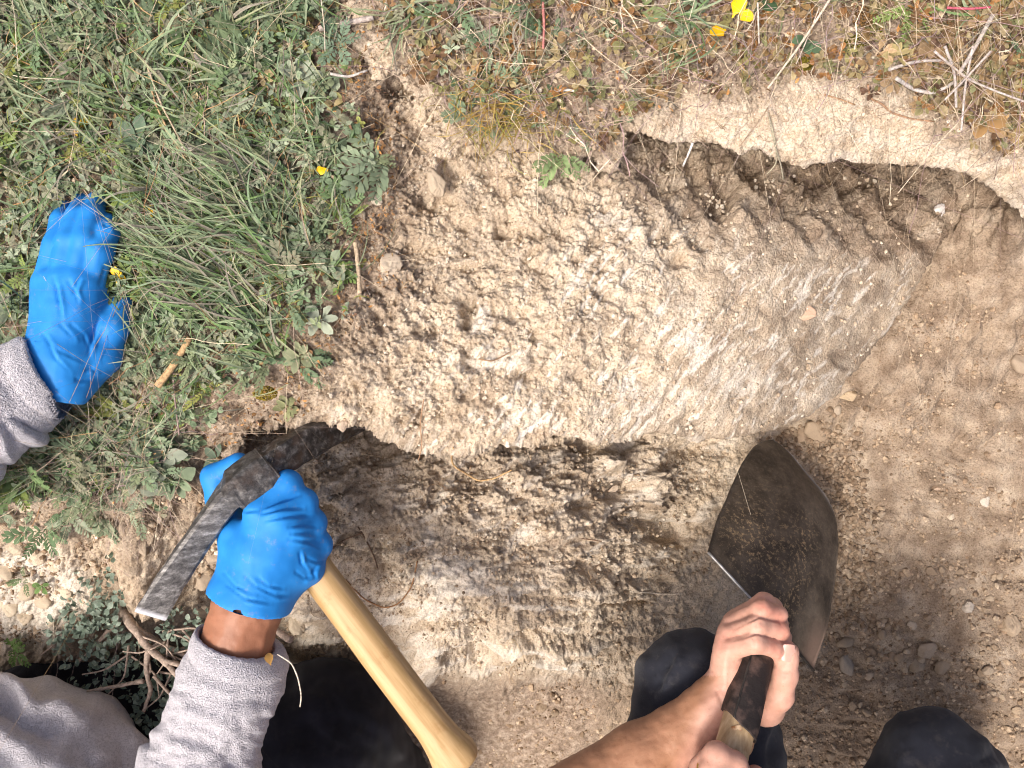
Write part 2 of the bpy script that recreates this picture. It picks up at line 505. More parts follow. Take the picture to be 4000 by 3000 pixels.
smear_sunF = np.maximum(smear_sunF, sstep(1.3, .4, q + .5 * fine) * .8)
q = ((GX - 100) / 260) ** 2 + ((GY - 2330) / 200) ** 2
smear_sunF = np.maximum(smear_sunF, sstep(1.3, .5, q + .4 * fine) * .8)  # sunlight on the lower-left patch, painted as paler soil
rfF = 1 - .7 * smear_sunF
rake = smear_noise(GX, GY, 62, 700, 60, 77)
rake2 = smear_noise(GX, GY, -8, 700, 55, 78)
rk = np.where(GY < 1750, rake, rake2)
c90b, h90b, id90 = worley(GX / 150 + fbm(GX / 90, GY / 90, 172, 2) * .4, (GY + .15 * GX) / 85 + fbm(GX / 90, GY / 90, 173, 2) * .4, 174)
flakeF = terrace(fbm(GX / 150, (GY + .12 * GX) / 62, 175, 4) + .08 * fine, 4)
dispF = wall * (0.013 * (id90 - .5) * (.3 + .7 * upper_wall) - .005 * np.exp(-((h90b - c90b) / .05) ** 2) * gate + .007 * flakeF + rfF * (.0030 * (c33 - .5) - gate * (.0030 * crack33 + .0016 * crack20)) + 0.007 * broad + 0.0040 * np.minimum(pit_n, .2) + 0.0034 * bed * sstep(1900, 2250, GY)
                + rfF * (AMP * (0.0010 * lump45 + 0.0024 * lump20 + .0018 * lump12) + 0.0016 * fine)) \
    + (1 - wall) * (0.008 * broad + AMP * (0.0040 * lump45 + 0.0024 * lump20 + 0.0018 * lump12) + .0016 * fine) * (1 - floor_r * .45) \
    + floor_r * (0.010 * rk * np.clip(.5 + fbm(GX / 300, GY / 300, 79, 2), 0, 1.2) + .003 * pit_n)
for (cx, cy, rx, ry, a) in ((2400, 1910, 80, 50, -.026), (2480, 2000, 100, 60, -.018), (2620, 2080, 80, 50, -.022), (2290, 1990, 70, 50, -.012), (2340, 2215, 85, 34, -.022), (2060, 2490, 60, 34, -.02), (2270, 1730, 60, 40, -.018),
                            (2380, 1800, 55, 45, .02), (2250, 2050, 160, 60, .012), (1280, 1990, 60, 18, -.02), (2430, 2360, 90, 10, -.02), (1880, 2560, 60, 40, -.015), (1640, 2620, 60, 60, .02), (2560, 1900, 60, 90, .02),
                            (3110, 1700, 90, 60, -.02), (3330, 1560, 34, 30, -.018), (3660, 1910, 20, 16, -.01), (660, 1990, 120, 40, -.02), (560, 2180, 90, 80, .025), (620, 2300, 110, 70, .03), (540, 2080, 80, 40, .02)):
    q = ((GX - cx) / rx) ** 2 + ((GY - cy) / ry) ** 2 + 0.35 * fbm(GX / 40, GY / 40, 81, 2)
    dispF += a * np.exp(-np.clip(q, 0, 9) ** 1.3)


def sheet(name, z0, disp, d=None, drop=None, under=None, band=60.0, hide=None, attrs=None, dsm=None, edge=None):
    """a grid of earth; past its edge (d > 0) it rolls over a lip and runs back underneath"""
    px, py, z = GX.astype(np.float64).copy(), GY.astype(np.float64).copy(), z0.copy()
    keep = np.ones(GX.shape, bool)
    dd = None
    if d is not None:
        ds = dsm.astype(np.float64)
        for _ in range(4):
            ds[1:-1] = (ds[:-2] + ds[1:-1] + ds[2:]) / 3
            ds[:, 1:-1] = (ds[:, :-2] + ds[:, 1:-1] + ds[:, 2:]) / 3
        gy, gx = np.gradient(ds, YS.astype(np.float64), XS.astype(np.float64))
        l = np.hypot(gx, gy) + 1e-6
        gx, gy = gx / np.maximum(l, .4), gy / np.maximum(l, .4)
        t = np.clip(d / band, 0, 1)
        back = np.where(d > 0, d + under * t ** 1.25, 0)
        px -= gx * back
        py -= gy * back
        z = z - drop * t - np.where(d > -26, (np.clip(d + 26, 0, 26) / 26) ** 2 * 0.006, 0)
        keep = d < band
        dd = t
    if hide is not None:
        keep &= ~hide
    P = W(px, py, z)
    du = np.gradient(P, axis=1)
    dv = np.gradient(P, axis=0)
    n = np.cross(du, dv)
    n /= np.linalg.norm(n, axis=2, keepdims=True) + 1e-12
    n = np.where(n[..., 2:3] < 0, -n, n) if d is None else np.where((n[..., 2:3] < 0) & ((dd <= 0)[..., None]), -n, n)
    if d is not None:
        up = np.array([0, 0, 1.0])
        n = n * (1 - np.clip(dd * 3, 0, 1))[..., None] + up * 0
    P = P + n * disp[..., None]
    cell = keep[:-1, :-1] & keep[1:, :-1] & keep[:-1, 1:] & keep[1:, 1:]
    idx = np.arange(GX.size).reshape(GX.shape)
    q = np.stack([idx[1:, :-1][cell], idx[1:, 1:][cell], idx[:-1, 1:][cell], idx[:-1, :-1][cell]], 1)
    if d is not None:                                    # drop faces torn apart where the lip folds
        Pf = P.reshape(-1, 3)
        e = np.max([np.linalg.norm(Pf[q[:, k]] - Pf[q[:, (k + 1) % 4]], axis=1) for k in range(4)], axis=0)
        lip = np.clip((np.where(d > 0, poly_dist(px.astype(np.float32), py.astype(np.float32), edge), -99) + 8) / 8, 0, 1) * (t > .12)
        q = q[lip.ravel()[q].max(1) < 1]
        e = np.max([np.linalg.norm(Pf[q[:, k]] - Pf[q[:, (k + 1) % 4]], axis=1) for k in range(4)], axis=0)
        q = q[~((e > .022) & (dd.ravel()[q].max(1) > 0))]
    used, inv = np.unique(q, return_inverse=True)
    me = mesh_np(name, P.reshape(-1, 3)[used], inv.reshape(q.shape))
    for k, v in attrs.items():
        set_float(me, k, np.clip(v, 0, 1).ravel()[used])
    o = link(name, me, M_SOIL, kind='structure')
    return o, P[..., 2]


orgB = np.maximum(turf_in * .9, .8 * sstep(260, -40, turfL + 110 * fbm(GX / 70, GY / 70, 91, 3)) * (GX < 2100))
orgT = np.maximum(sstep(20, -60, turfT) * .85, .6 * sstep(90, -30, turfT + 50 * fbm(GX / 60, GY / 60, 92, 3)))
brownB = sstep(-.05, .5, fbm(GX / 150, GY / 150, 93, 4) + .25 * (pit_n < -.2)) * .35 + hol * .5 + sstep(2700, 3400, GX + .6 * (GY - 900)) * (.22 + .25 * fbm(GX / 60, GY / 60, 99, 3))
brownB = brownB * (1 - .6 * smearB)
brownT = sstep(.1, .6, fbm(GX / 130, GY / 110, 94, 4)) * .25 - .2 * ledge_smooth
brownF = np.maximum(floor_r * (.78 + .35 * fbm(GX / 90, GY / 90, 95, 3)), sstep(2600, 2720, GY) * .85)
brownF = np.maximum(brownF, wall * (.14 + .65 * fbm(GX / 120, GY / 80, 96, 4)) * (.45 + .55 * upper_wall))
brownF = np.maximum(brownF, sstep(1150, 950, GX) * (.35 + .5 * fbm(GX / 100, GY / 80, 97, 3)) * sstep(250, 420, GX + .4 * (2300 - GY)))
org_shadeF = np.maximum(sstep(1000, 800, GX) * sstep(2150, 1900, GY) * .7, sstep(2600, 2700, GY) * sstep(2450, 2250, GX) * .9)  # humus on the left slope; cast shade painted dark at the pit's foot

o_bank, ZB = sheet('soil_bank', zB0, dispB, dB, 0.075 + 0.0 * GX, 150.0, 115.0, (dT < -260), {'brown': brownB, 'smear_sun': smearB, 'organic_shade': orgB}, dB0, BANK_EDGE)
dropT = 0.004 + 0.020 * sstep(1500, 1900, GX) + 0.15 * sstep(2430, 2600, GX) * sstep(3900, 3600, GX)
o_ledge, ZT = sheet('turf_ledge', zT0, dispT, dT, dropT, 40 + 160 * sstep(2450, 2700, GX), 115.0, None, {'brown': brownT, 'smear_sun': .35 * ledge_smooth * sstep(-.3, .4, fbm(GX / 160, GY / 60, 98, 3)), 'organic_shade': orgT}, dT0, LEDGE_EDGE)
o_pit, ZF = sheet('trench_floor', zF0, dispF, None, attrs={'brown': brownF, 'smear_sun': smear_sunF * (1 - floor_r), 'organic_shade': org_shadeF}, hide=(dB < -240))

# the topmost sheet under each pixel, for setting things down
TOP = np.where(dT < -6, ZT, np.where(dB < 0, np.maximum(ZB, ZF), ZF))


def ground(px, py):
    px, py = np.asarray(px, float), np.asarray(py, float)
    i = np.clip(np.searchsorted(XS, px) - 1, 0, len(XS) - 2)
    j = np.clip(np.searchsorted(YS, py) - 1, 0, len(YS) - 2)
    fx = np.clip((px - XS[i]) / (XS[i + 1] - XS[i]), 0, 1)
    fy = np.clip((py - YS[j]) / (YS[j + 1] - YS[j]), 0, 1)
    return (TOP[j, i] * (1 - fx) + TOP[j, i + 1] * fx) * (1 - fy) + (TOP[j + 1, i] * (1 - fx) + TOP[j + 1, i + 1] * fx) * fy


def field(A, px, py):
    i = np.clip(np.searchsorted(XS, px) - 1, 0, len(XS) - 1)
    j = np.clip(np.searchsorted(YS, py) - 1, 0, len(YS) - 1)
    return A[j, i]

# ------------------------------------------------------------------ implicit bodies -> meshes
def smin(a, b, k):
    h = np.clip(0.5 + 0.5 * (b - a) / k, 0, 1)
    return b * (1 - h) + a * h - k * h * (1 - h)


def cap(a, b, ra, rb, k=0.004, flat=1.0):
    return ('c', np.array(a, float), np.array(b, float), ra, rb, k, flat)


def ell(c, r, k=0.01, axes=None):
    return ('e', np.array(c, float), np.array(r, float), axes, 0, k)


def chain(pts, rad, k=0.004):
    return [cap(pts[i], pts[i + 1], rad[i], rad[i + 1], k) for i in range(len(pts) - 1)]


def d_prim(P, p):
    if p[0] == 'c':
        a, b, ra, rb = p[1:5]
        e = b - a
        t = np.clip(((P - a) @ e) / max(e @ e, 1e-12), 0, 1)
        return np.linalg.norm(P - a - t[..., None] * e, axis=-1) - (ra + (rb - ra) * t)
    c, r, ax = p[1:4]
    q = P - c
    if ax is not None:
        q = q @ np.array(ax).T
    k0 = np.linalg.norm(q / r, axis=-1)
    k1 = np.linalg.norm(q / (r * r), axis=-1)
    return k0 * (k0 - 1) / np.maximum(k1, 1e-9)


def d_group(P, prims, grow=0.0):
    d = None
    for p in prims:
        q = d_prim(P, p) - grow
        d = q if d is None else smin(d, q, p[5])
    return d


def surface_nets(f, lo, hi, h):
    """mesh of f = 0 inside a box"""
    lo, hi = np.array(lo, float), np.array(hi, float)
    n = np.ceil((hi - lo) / h).astype(int) + 1
    ax = [lo[i] + h * np.arange(n[i]) for i in range(3)]
    S = np.empty(n, np.float32)
    Y, Z = np.meshgrid(ax[1], ax[2], indexing='ij')
    step = max(1, int(400000 / (n[1] * n[2])))
    for i in range(0, n[0], step):
        xs = ax[0][i:i + step]
        P = np.empty((len(xs), n[1], n[2], 3))
        P[..., 0] = xs[:, None, None]
        P[..., 1] = Y
        P[..., 2] = Z
        S[i:i + step] = f(P)
    ins = S < 0
    cnt = np.zeros(n - 1, np.float32)
    acc = np.zeros((*(n - 1), 3), np.float32)
    corners = [(i, j, k) for i in (0, 1) for j in (0, 1) for k in (0, 1)]

    def sl(c):
        return tuple(slice(c[a], n[a] - 1 + c[a]) for a in range(3))
    for a in corners:
        for axx in range(3):
            if a[axx]:
                continue
            b = list(a)
            b[axx] = 1
            sa, sb = S[sl(a)], S[sl(b)]
            x = ins[sl(a)] != ins[sl(b)]
            t = np.where(x, sa / np.where(x, sa - sb, 1), 0)
            cnt += x
            for q in range(3):
                acc[..., q] += np.where(x, a[q] + (t if q == axx else 0), 0)
    act = cnt > 0
    vid = np.full(n - 1, -1, np.int64)
    vid[act] = np.arange(act.sum())
    cell = np.argwhere(act)
    V = lo + h * (cell + acc[act] / cnt[act][:, None])
    quads = []
    for axx in range(3):
        u, v = (axx + 1) % 3, (axx + 2) % 3
        s0 = [slice(1, n[q] - 1) for q in range(3)]
        s0[axx] = slice(0, n[axx] - 1)
        s1 = list(s0)
        s1[axx] = slice(1, n[axx])
        A, B = ins[tuple(s0)], ins[tuple(s1)]
        e = np.argwhere(A != B)
        if not len(e):
            continue
        flip = A[A != B]
        off = np.array([s.start for s in s0])
        c = e + off

        def vv(du, dv):
            q = c.copy()
            q[:, u] -= du
            q[:, v] -= dv
            return vid[q[:, 0], q[:, 1], q[:, 2]]
        f4 = np.stack([vv(1, 1), vv(0, 1), vv(0, 0), vv(1, 0)], 1)
        f4[~flip] = f4[~flip][:, ::-1]
        quads.append(f4)
    Q = np.concatenate(quads)
    Q = Q[(Q >= 0).all(1)]
    return V, Q


def vnormals(V, Q):
    n = np.cross(V[Q[:, 2]] - V[Q[:, 0]], V[Q[:, 3 % Q.shape[1]]] - V[Q[:, 1]])
    N = np.zeros_like(V)
    for i in range(Q.shape[1]):
        np.add.at(N, Q[:, i], n)
    return N / (np.linalg.norm(N, axis=1, keepdims=True) + 1e-12)


def relax(V, Q, it=1, w=0.5):
    for _ in range(it):
        S = np.zeros_like(V)
        c = np.zeros(len(V))
        for i in range(4):
            np.add.at(S, Q[:, i], V[Q[:, (i + 1) % 4]] + V[Q[:, (i - 1) % 4]])
            np.add.at(c, Q[:, i], 2)
        V = V * (1 - w) + w * S / np.maximum(c, 1)[:, None]
    return V


def to_px(V):
    s = F_PX / (CAM_H - V[:, 2])
    return 2000 + V[:, 0] * s, 1500 - V[:, 1] * s


def bounds(prims, pad):
    lo, hi = np.full(3, 9e9), np.full(3, -9e9)
    for p in prims:
        if p[0] == 'c':
            for q, r in ((p[1], p[3]), (p[2], p[4])):
                lo, hi = np.minimum(lo, q - r), np.maximum(hi, q + r)
        else:
            m = p[2].max()
            lo, hi = np.minimum(lo, p[1] - m), np.maximum(hi, p[1] + m)
    return lo - pad, hi + pad


def J(px, py, z):
    return W(px, py, z)


def line_dist_t(x, y, line):
    P = np.array(line, dtype=np.float64)
    seg = np.linalg.norm(np.diff(P, axis=0), axis=1)
    cum = np.concatenate([[0], np.cumsum(seg)])
    d, tt = np.full(x.shape, 1e9), np.zeros(x.shape)
    for i in range(len(P) - 1):
        a, e = P[i], P[i + 1] - P[i]
        t = np.clip(((x - a[0]) * e[0] + (y - a[1]) * e[1]) / (e @ e), 0, 1)
        q = np.hypot(x - a[0] - t * e[0], y - a[1] - t * e[1])
        tt = np.where(q < d, (cum[i] + t * seg[i]) / cum[-1], tt)
        d = np.minimum(d, q)
    return d, tt


def creases(V, N, lines, amp, wid):
    """soft folds: a groove with a ridge beside it along each polyline (photo px), fading at both ends"""
    px, py = to_px(V)
    out = np.zeros(len(V))
    up = np.clip(N[:, 2] + .25, 0, 1)
    for pts in lines:
        d, t = line_dist_t(px, py, pts)
        d2, t2 = line_dist_t(px, py, [(x + wid * 1.3, y + wid * 1.0) for x, y in pts])
        out += amp * (-np.exp(-(d / wid) ** 2) * np.sin(np.pi * t) ** .7 + .8 * np.exp(-(d2 / (wid * 1.3)) ** 2) * np.sin(np.pi * t2) ** .7)
    return out * up


def cloth(V, px_scale, seed, amp):
    px, py = to_px(V)
    return amp * fbm(px / px_scale, py / px_scale, seed, 3)


def glove_mat():
    m, nt, b = new_mat('blue_nitrile')
    c = ramp(nt, noise(nt, 40, 4), [(0.3, (0.012, 0.19, 0.56)), (0.7, (0.022, 0.245, 0.66))])
    nt.links.new(c, b.inputs['Base Color'])
    b.inputs['Roughness'].default_value = 0.58
    b.inputs['Specular IOR Level'].default_value = 0.28
    tex = nt.nodes.new('ShaderNodeTexCoord').outputs['Object']
    dust = ramp(nt, noise(nt, 75, 7, .72, tex), [(0.58, (0, 0, 0)), (0.80, (.55, .55, .55))])
    c = mixc(nt, dust, c, (.34, .30, .26))
    nt.links.new(c, b.inputs['Base Color'])
    mp = node(nt, 'ShaderNodeMapping')
    mp.inputs['Rotation'].default_value = (.3, .2, .5)
    mp.inputs['Scale'].default_value = (1, .22, .6)
    nt.links.new(tex, mp.inputs[0])
    rid = node(nt, 'ShaderNodeTexNoise', noise_type='RIDGED_MULTIFRACTAL')
    rid.inputs['Scale'].default_value = 120
    rid.inputs['Detail'].default_value = 3
    nt.links.new(mp.outputs[0], rid.inputs['Vector'])
    pw = bump(nt, b, rid.outputs[0], .22, .0010)
    bump(nt, b, noise(nt, 1500, 2), .2, .0003, pw)
    return m


def fleece_mat():
    m, nt, b = new_mat('grey_fleece')
    tex = nt.nodes.new('ShaderNodeTexCoord').outputs['Object']
    w = noise(nt, 290, 1, .5, tex, 2.6)
    c = ramp(nt, w, [(0.38, (0.43, 0.405, 0.43)), (0.54, (0.60, 0.57, 0.60))])
    nt.links.new(c, b.inputs['Base Color'])
    b.inputs['Roughness'].default_value = 1.0
    b.inputs['Specular IOR Level'].default_value = 0.05
    b.inputs['Sheen Weight'].default_value = 0.35
    b.inputs['Sheen Roughness'].default_value = 0.5
    p = bump(nt, b, w, .9, .0032)
    bump(nt, b, noise(nt, 1400, 2, .5, tex), .5, .0008, p)
    return m


def skin_mat():
    m, nt, b = new_mat('skin')
    a = node(nt, 'ShaderNodeAttribute', attribute_name='Col')
    n = ramp(nt, noise(nt, 90, 5), [(0.3, (.90, .86, .84)), (0.7, (1.08, 1.08, 1.08))])
    n2 = ramp(nt, noise(nt, 330, 3), [(0.62, (1, 1, 1)), (0.78, (.82, .72, .66))])
    c = mixc(nt, 1.0, a.outputs['Color'], n, 'MULTIPLY')
    c = mixc(nt, 1.0, c, n2, 'MULTIPLY')
    nt.links.new(c, b.inputs['Base Color'])
    b.inputs['Roughness'].default_value = 0.5
    b.inputs['Specular IOR Level'].default_value = 0.35
    b.inputs['Subsurface Weight'].default_value = 0.12
    b.inputs['Subsurface Radius'].default_value = (0.006, 0.0025, 0.0015)
    b.inputs['Subsurface Scale'].default_value = 1.0
    p = bump(nt, b, noise(nt, 260, 4), .3, .0009)
    bump(nt, b, noise(nt, 1100, 2), .3, .0004, p)
    return m


def trouser_mat(name, c0, c1, dust):
    m, nt, b = new_mat(name)
    tex = nt.nodes.new('ShaderNodeTexCoord').outputs['Object']
    c = ramp(nt, noise(nt, 22, 6, .6, tex), [(0.35, c0), (0.7, c1)])
    d = ramp(nt, noise(nt, 60, 8, .75, tex), [(0.52, (0, 0, 0)), (0.80, (dust, dust, dust))])
    c = mixc(nt, d, c, (0.42, 0.36, 0.30))
    nt.links.new(c, b.inputs['Base Color'])
    b.inputs['Roughness'].default_value = 0.9
    b.inputs['Specular IOR Level'].default_value = 0.15
    b.inputs['Sheen Weight'].default_value = 0.1
    mp = node(nt, 'ShaderNodeMapping')
    mp.inputs['Rotation'].default_value = (.2, .4, .9)
    mp.inputs['Scale'].default_value = (1, .3, .6)
    nt.links.new(tex, mp.inputs[0])
    rid = node(nt, 'ShaderNodeTexNoise', noise_type='RIDGED_MULTIFRACTAL')
    rid.inputs['Scale'].default_value = 42
    rid.inputs['Detail'].default_value = 3
    nt.links.new(mp.outputs[0], rid.inputs['Vector'])
    p = bump(nt, b, rid.outputs[0], .55, .004)
    bump(nt, b, noise(nt, 1600, 2, .5, tex), .6, .0006, p)
    return m


M_GLOVE, M_FLEECE, M_SKIN = glove_mat(), fleece_mat(), skin_mat()
M_PANTS_A = trouser_mat('black_trouser_cloth', (.0035, .0035, .006), (.009, .009, .016), .03)
M_PANTS_B = trouser_mat('charcoal_trouser_cloth', (.015, .016, .022), (.030, .032, .043), .12)

# ------------------------------------------------------------------ person with blue gloves (left)
GL, GR = 0.0, 0.0
# left hand, flat on the turf
zl = 0.012
LH = []
palmL = [cap(J(222, 1440, zl + .030), J(190, 1110, zl + .028), .024, .015, .012), cap(J(235, 1430, zl + .031), J(245, 1100, zl + .034), .024, .016, .012),
         cap(J(250, 1430, zl + .031), J(300, 1105, zl + .034), .024, .016, .012), cap(J(262, 1425, zl + .030), J(345, 1125, zl + .030), .022, .0165, .012),
         cap(J(270, 1450, zl + .026), J(385, 1405, zl + .018), .022, .017, .014), cap(J(235, 1500, zl + .03), J(225, 1400, zl + .03), .027, .026, .012)]
fingersL = [chain([J(188, 1085, zl + .028), J(216, 960, zl + .029), J(240, 865, zl + .021), J(256, 815, zl + .010)], [.0125, .0105, .0092, .0080]),
            chain([J(243, 1080, zl + .034), J(272, 945, zl + .035), J(302, 845, zl + .026), J(322, 785, zl + .012)], [.0125, .0112, .0098, .0085]),
            chain([J(298, 1085, zl + .034), J(332, 940, zl + .036), J(360, 840, zl + .027), J(380, 780, zl + .012)], [.0128, .0115, .0100, .0086]),
            chain([J(348, 1105, zl + .030), J(392, 985, zl + .033), J(418, 910, zl + .027), J(425, 872, zl + .018)], [.0130, .0118, .0105, .0092])]
thumbL = chain([J(330, 1435, zl + .020), J(405, 1385, zl + .018), J(445, 1280, zl + .022), J(476, 1185, zl + .014)], [.0190, .0150, .0125, .0098], .006)


def hand_sdf(palm, fingers, thumb, kf=0.0035, kp=0.009):
    def f(P, grow=0.0):
        d = d_group(P, palm, grow)
        for fg in fingers:
            q = d_group(P, fg, grow)
            d = smin(d, q, kf)
        if thumb:
            d = smin(d, d_group(P, thumb, grow), kp)
        return d
    return f


def plane_clip(p0, nrm):
    p0, nrm = np.array(p0), np.array(nrm) / np.linalg.norm(nrm)
    return lambda P: (P - p0) @ nrm


fL = hand_sdf(palmL, fingersL, thumbL, .0022)
armL = chain([J(232, 1470, zl + .030), J(100, 1530, zl + .034), J(-70, 1630, zl + .045), J(-520, 1900, .08)], [.027, .031, .036, .043], .01)
cutL = plane_clip(J(212, 1455, .03), J(130, 1640, .03) - J(250, 1240, .03))
allp = palmL + thumbL + sum(fingersL, [])
lo, hi = bounds(allp, .008)
V, Q = surface_nets(lambda P: np.maximum(fL(P), cutL(P) - .02), lo, hi, .0016)
V = relax(V, Q, 3)
N = vnormals(V, Q)
cl = [[(205, 1075), (222, 1120), (232, 1190)], [(262, 1090), (300, 1150), (310, 1180)], [(318, 1085), (300, 1110), (290, 1150)], [(220, 1110), (235, 1190), (240, 1240)], [(160, 1300), (230, 1370), (290, 1400), (340, 1420)],
      [(345, 1396), (360, 1330), (395, 1230)], [(270, 1260), (330, 1310), (350, 1360)], [(230, 1260), (300, 1330)], [(170, 1290), (220, 1400), (280, 1460)], [(390, 1120), (410, 1050), (400, 1040)], [(400, 870), (425, 885), (440, 880)], [(330, 1450), (360, 1440), (380, 1460)], [(360, 1480), (320, 1490), (290, 1480)]]
V = V + N * (creases(V, N, cl, .0021, 8) + .0007 * fbm(to_px(V)[0] / 90, to_px(V)[1] / 90, 201, 2) * np.clip(N[:, 2] + .4, 0, 1))[:, None]
glove_left = (V, Q)

# right hand closed on the tool's head
zr = 0.0
palmR = [cap(J(985, 2330, .040), J(1015, 2010, .046), .026, .0135, .014), cap(J(990, 2330, .040), J(1085, 2030, .048), .026, .0135, .014), cap(J(985, 2330, .038), J(1140, 2085, .042), .026, .0135, .014),
         cap(J(990, 2330, .034), J(1175, 2165, .032), .026, .0140, .014), cap(J(935, 2320, .036), J(925, 2090, .032), .022, .016, .014), cap(J(1040, 2285, .030), J(1195, 2215, .018), .022, .0185, .014),
         cap(J(945, 2430, .038), J(985, 2300, .038), .0275, .026, .012), cap(J(925, 2420, .037), J(935, 2320, .036), .022, .022, .012), cap(J(985, 2430, .036), J(1010, 2320, .036), .022, .022, .012), cap(J(1000, 2160, .038), J(1080, 2180, .034), .022, .022, .012)]
fingersR = [chain([J(1015, 2000, .046), J(1122, 1895, .034), J(1142, 1922, .004), J(1085, 1965, -.018)], [.0140, .0138, .0112, .0092]),
            chain([J(1085, 2030, .048), J(1182, 1966, .030), J(1185, 2008, -.002), J(1120, 2050, -.022)], [.0145, .0140, .0110, .0090]),
            chain([J(1140, 2085, .042), J(1216, 2045, .022), J(1214, 2085, -.006), J(1140, 2120, -.024)], [.0145, .0142, .0110, .0090]),
            chain([J(1175, 2165, .032), J(1240, 2130, .014), J(1235, 2170, -.010), J(1170, 2200, -.026)], [.0140, .0138, .0110, .0086])]
thumbR = chain([J(930, 2100, .026), J(862, 1960, .012), J(836, 1862, .014), J(932, 1808, .018)], [.0175, .0128, .0118, .0100], .005)
fR = hand_sdf(palmR, fingersR, thumbR, .0055, .006)
cutR = plane_clip(J(970, 2352, .038), J(880, 2620, .038) - J(970, 2352, .038))
lo, hi = bounds(palmR + thumbR + sum(fingersR, []), .008)
_cx = J(958, 2300, .038)


def gloveR(P):
    # the cuff flares a little and ends in a clean edge
    w = np.clip(((P - J(985, 2260, .038)) @ ((J(955, 2380, .038) - J(985, 2260, .038)) / np.linalg.norm(J(955, 2380, .038) - J(985, 2260, .038)))) / .03, 0, 1)
    return np.maximum(fR(P, 0.0) - .0045 * w, cutR(P))


V, Q = surface_nets(gloveR, lo, hi, .0016)
V = relax(V, Q, 1)
N = vnormals(V, Q)
cr = [[(1020, 1990), (1080, 1965), (1130, 1950), (1170, 1930)], [(1010, 2010), (1100, 1990), (1190, 1985)], [(1030, 2035), (1120, 2020), (1220, 2015)], [(1120, 2060), (1190, 2050), (1245, 2065)], [(1130, 2085), (1200, 2085), (1250, 2100)],
      [(1120, 2105), (1210, 2120), (1262, 2150)], [(1190, 2180), (1240, 2200), (1270, 2190)], [(1150, 2230), (1190, 2260), (1220, 2250)], [(950, 2240), (1000, 2290), (1080, 2330), (1130, 2325)], [(870, 2230), (920, 2290), (1000, 2330)], [(1000, 2250), (1050, 2290), (1110, 2300)],
      [(920, 1980), (960, 2000), (1010, 1995)], [(880, 2280), (960, 2340), (1060, 2360)], [(1245, 2210), (1225, 2235), (1235, 2260)], [(1170, 2150), (1180, 2200), (1210, 2240)]]
V = V + N * (creases(V, N, cr, .0023, 7) + .0006 * fbm(to_px(V)[0] / 90, to_px(V)[1] / 90, 202, 2) * np.clip(N[:, 2] + .4, 0, 1))[:, None]
glove_right = (V, Q)

armR = chain([J(985, 2300, .036), J(968, 2370, .037), J(930, 2490, .038), J(880, 2680, .040), J(770, 3010, .045), J(600, 3500, .05), J(250, 4300, .12)],
             [.027, .0300, .0300, .034, .040, .045, .05], .01)
torso = [ell(J(20, 3200, -.07), (.165, .150, .125), .02), ell(J(-60, 3950, -.06), (.20, .20, .14), .05), cap(J(250, 4300, .12), J(-500, 4300, .10), .06, .08, .03), cap(J(-520, 1900, .08), J(-1500, 2500, .06), .05, .055, .03), cap(J(-1500, 2500, .06), J(-900, 4300, .06), .055, .08, .03)]


def arrays_join(parts):
    Vs, Qs, n = [], [], 0
    for V, Q in parts:
        Vs.append(V)
        Qs.append(Q + n)
        n += len(V)
    return np.concatenate(Vs), np.concatenate(Qs)


# skin of the bare right wrist; the rest of the body sits inside the clothes
lo, hi = bounds(armR[:4], .006)
wristV, wristQ = surface_nets(lambda P: d_group(P, armR[:4]), lo, hi, .0022)
wristN = vnormals(wristV, wristQ)
px, py = to_px(wristV)
wristV = wristV + wristN * (.0009 * fbm(px / 60, py / 60, 203, 2) + .0012 * np.exp(-((px - 1045 + (py - 2450) * .3) / 14) ** 2) * (py > 2390))[:, None]
inner = [p for p in armR[3:]] + armL + torso[1:] + [cap(J(20, 3200, -.07), J(-60, 3900, -.06), .11, .12, .05)]
lo, hi = bounds(inner, .01)
bodyV, bodyQ = surface_nets(lambda P: d_group(P, inner) + .026, lo, hi, .014)
bV, bQ = arrays_join([(wristV, wristQ), (bodyV, bodyQ)])

# fleece: sleeves and the front of the torso
sleeveR = chain([J(935, 2440, .038), J(918, 2510, .038), J(925, 2610, .038), J(885, 2690, .040), J(773, 3010, .045), J(600, 3500, .05), J(250, 4300, .12)],
                [.0335, .0345, .043, .0455, .0495, .054, .06], .012)
cutSR = plane_clip(J(922, 2496, .038), J(1000, 2270, .038) - J(922, 2496, .038))


def fleece_f(P):
    d = np.maximum(d_group(P, sleeveR), cutSR(P))
    hole = np.maximum(d_group(P, armR[:5], .0022), -cutSR(P) - .03)
    return np.maximum(d, -hole)


lo, hi = bounds(sleeveR[:4], .01)
hi[1] = max(hi[1], J(950, 2420, .05)[1])
lo[1] = max(lo[1], J(700, 3300, .05)[1])
V, Q = surface_nets(fleece_f, lo, hi, .0022)
N = vnormals(V, Q)
px, py = to_px(V)
s_ax = cutSR(V)
fold = 0.0050 * fbm((px + .45 * (py - 2600)) / 190, (py - .25 * px) / 95, 211, 3) * sstep(-.02, -.05, s_ax)
hem = -.0013 * np.exp(-((s_ax + .019) / .0016) ** 2) - .0010 * np.exp(-((s_ax + .023) / .0014) ** 2) + .001 * np.exp(-((s_ax + .010) / .006) ** 2)
V = V + N * (fold + hem + creases(V, N, [[(700, 2700), (800, 2760), (900, 2780)], [(640, 2850), (760, 2900), (860, 2890)], [(600, 2950), (700, 3000), (800, 2990)], [(1090, 2700), (1000, 2740), (900, 2730)]], .003, 26))[:, None]
fl = [(V, Q)]
sleeveL = chain([J(250, 1400, zl + .032), J(205, 1445, zl + .032), J(100, 1510, zl + .036), J(-60, 1610, zl + .045), J(-520, 1900, .08)], [.0330, .0345, .040, .0465, .055], .012)
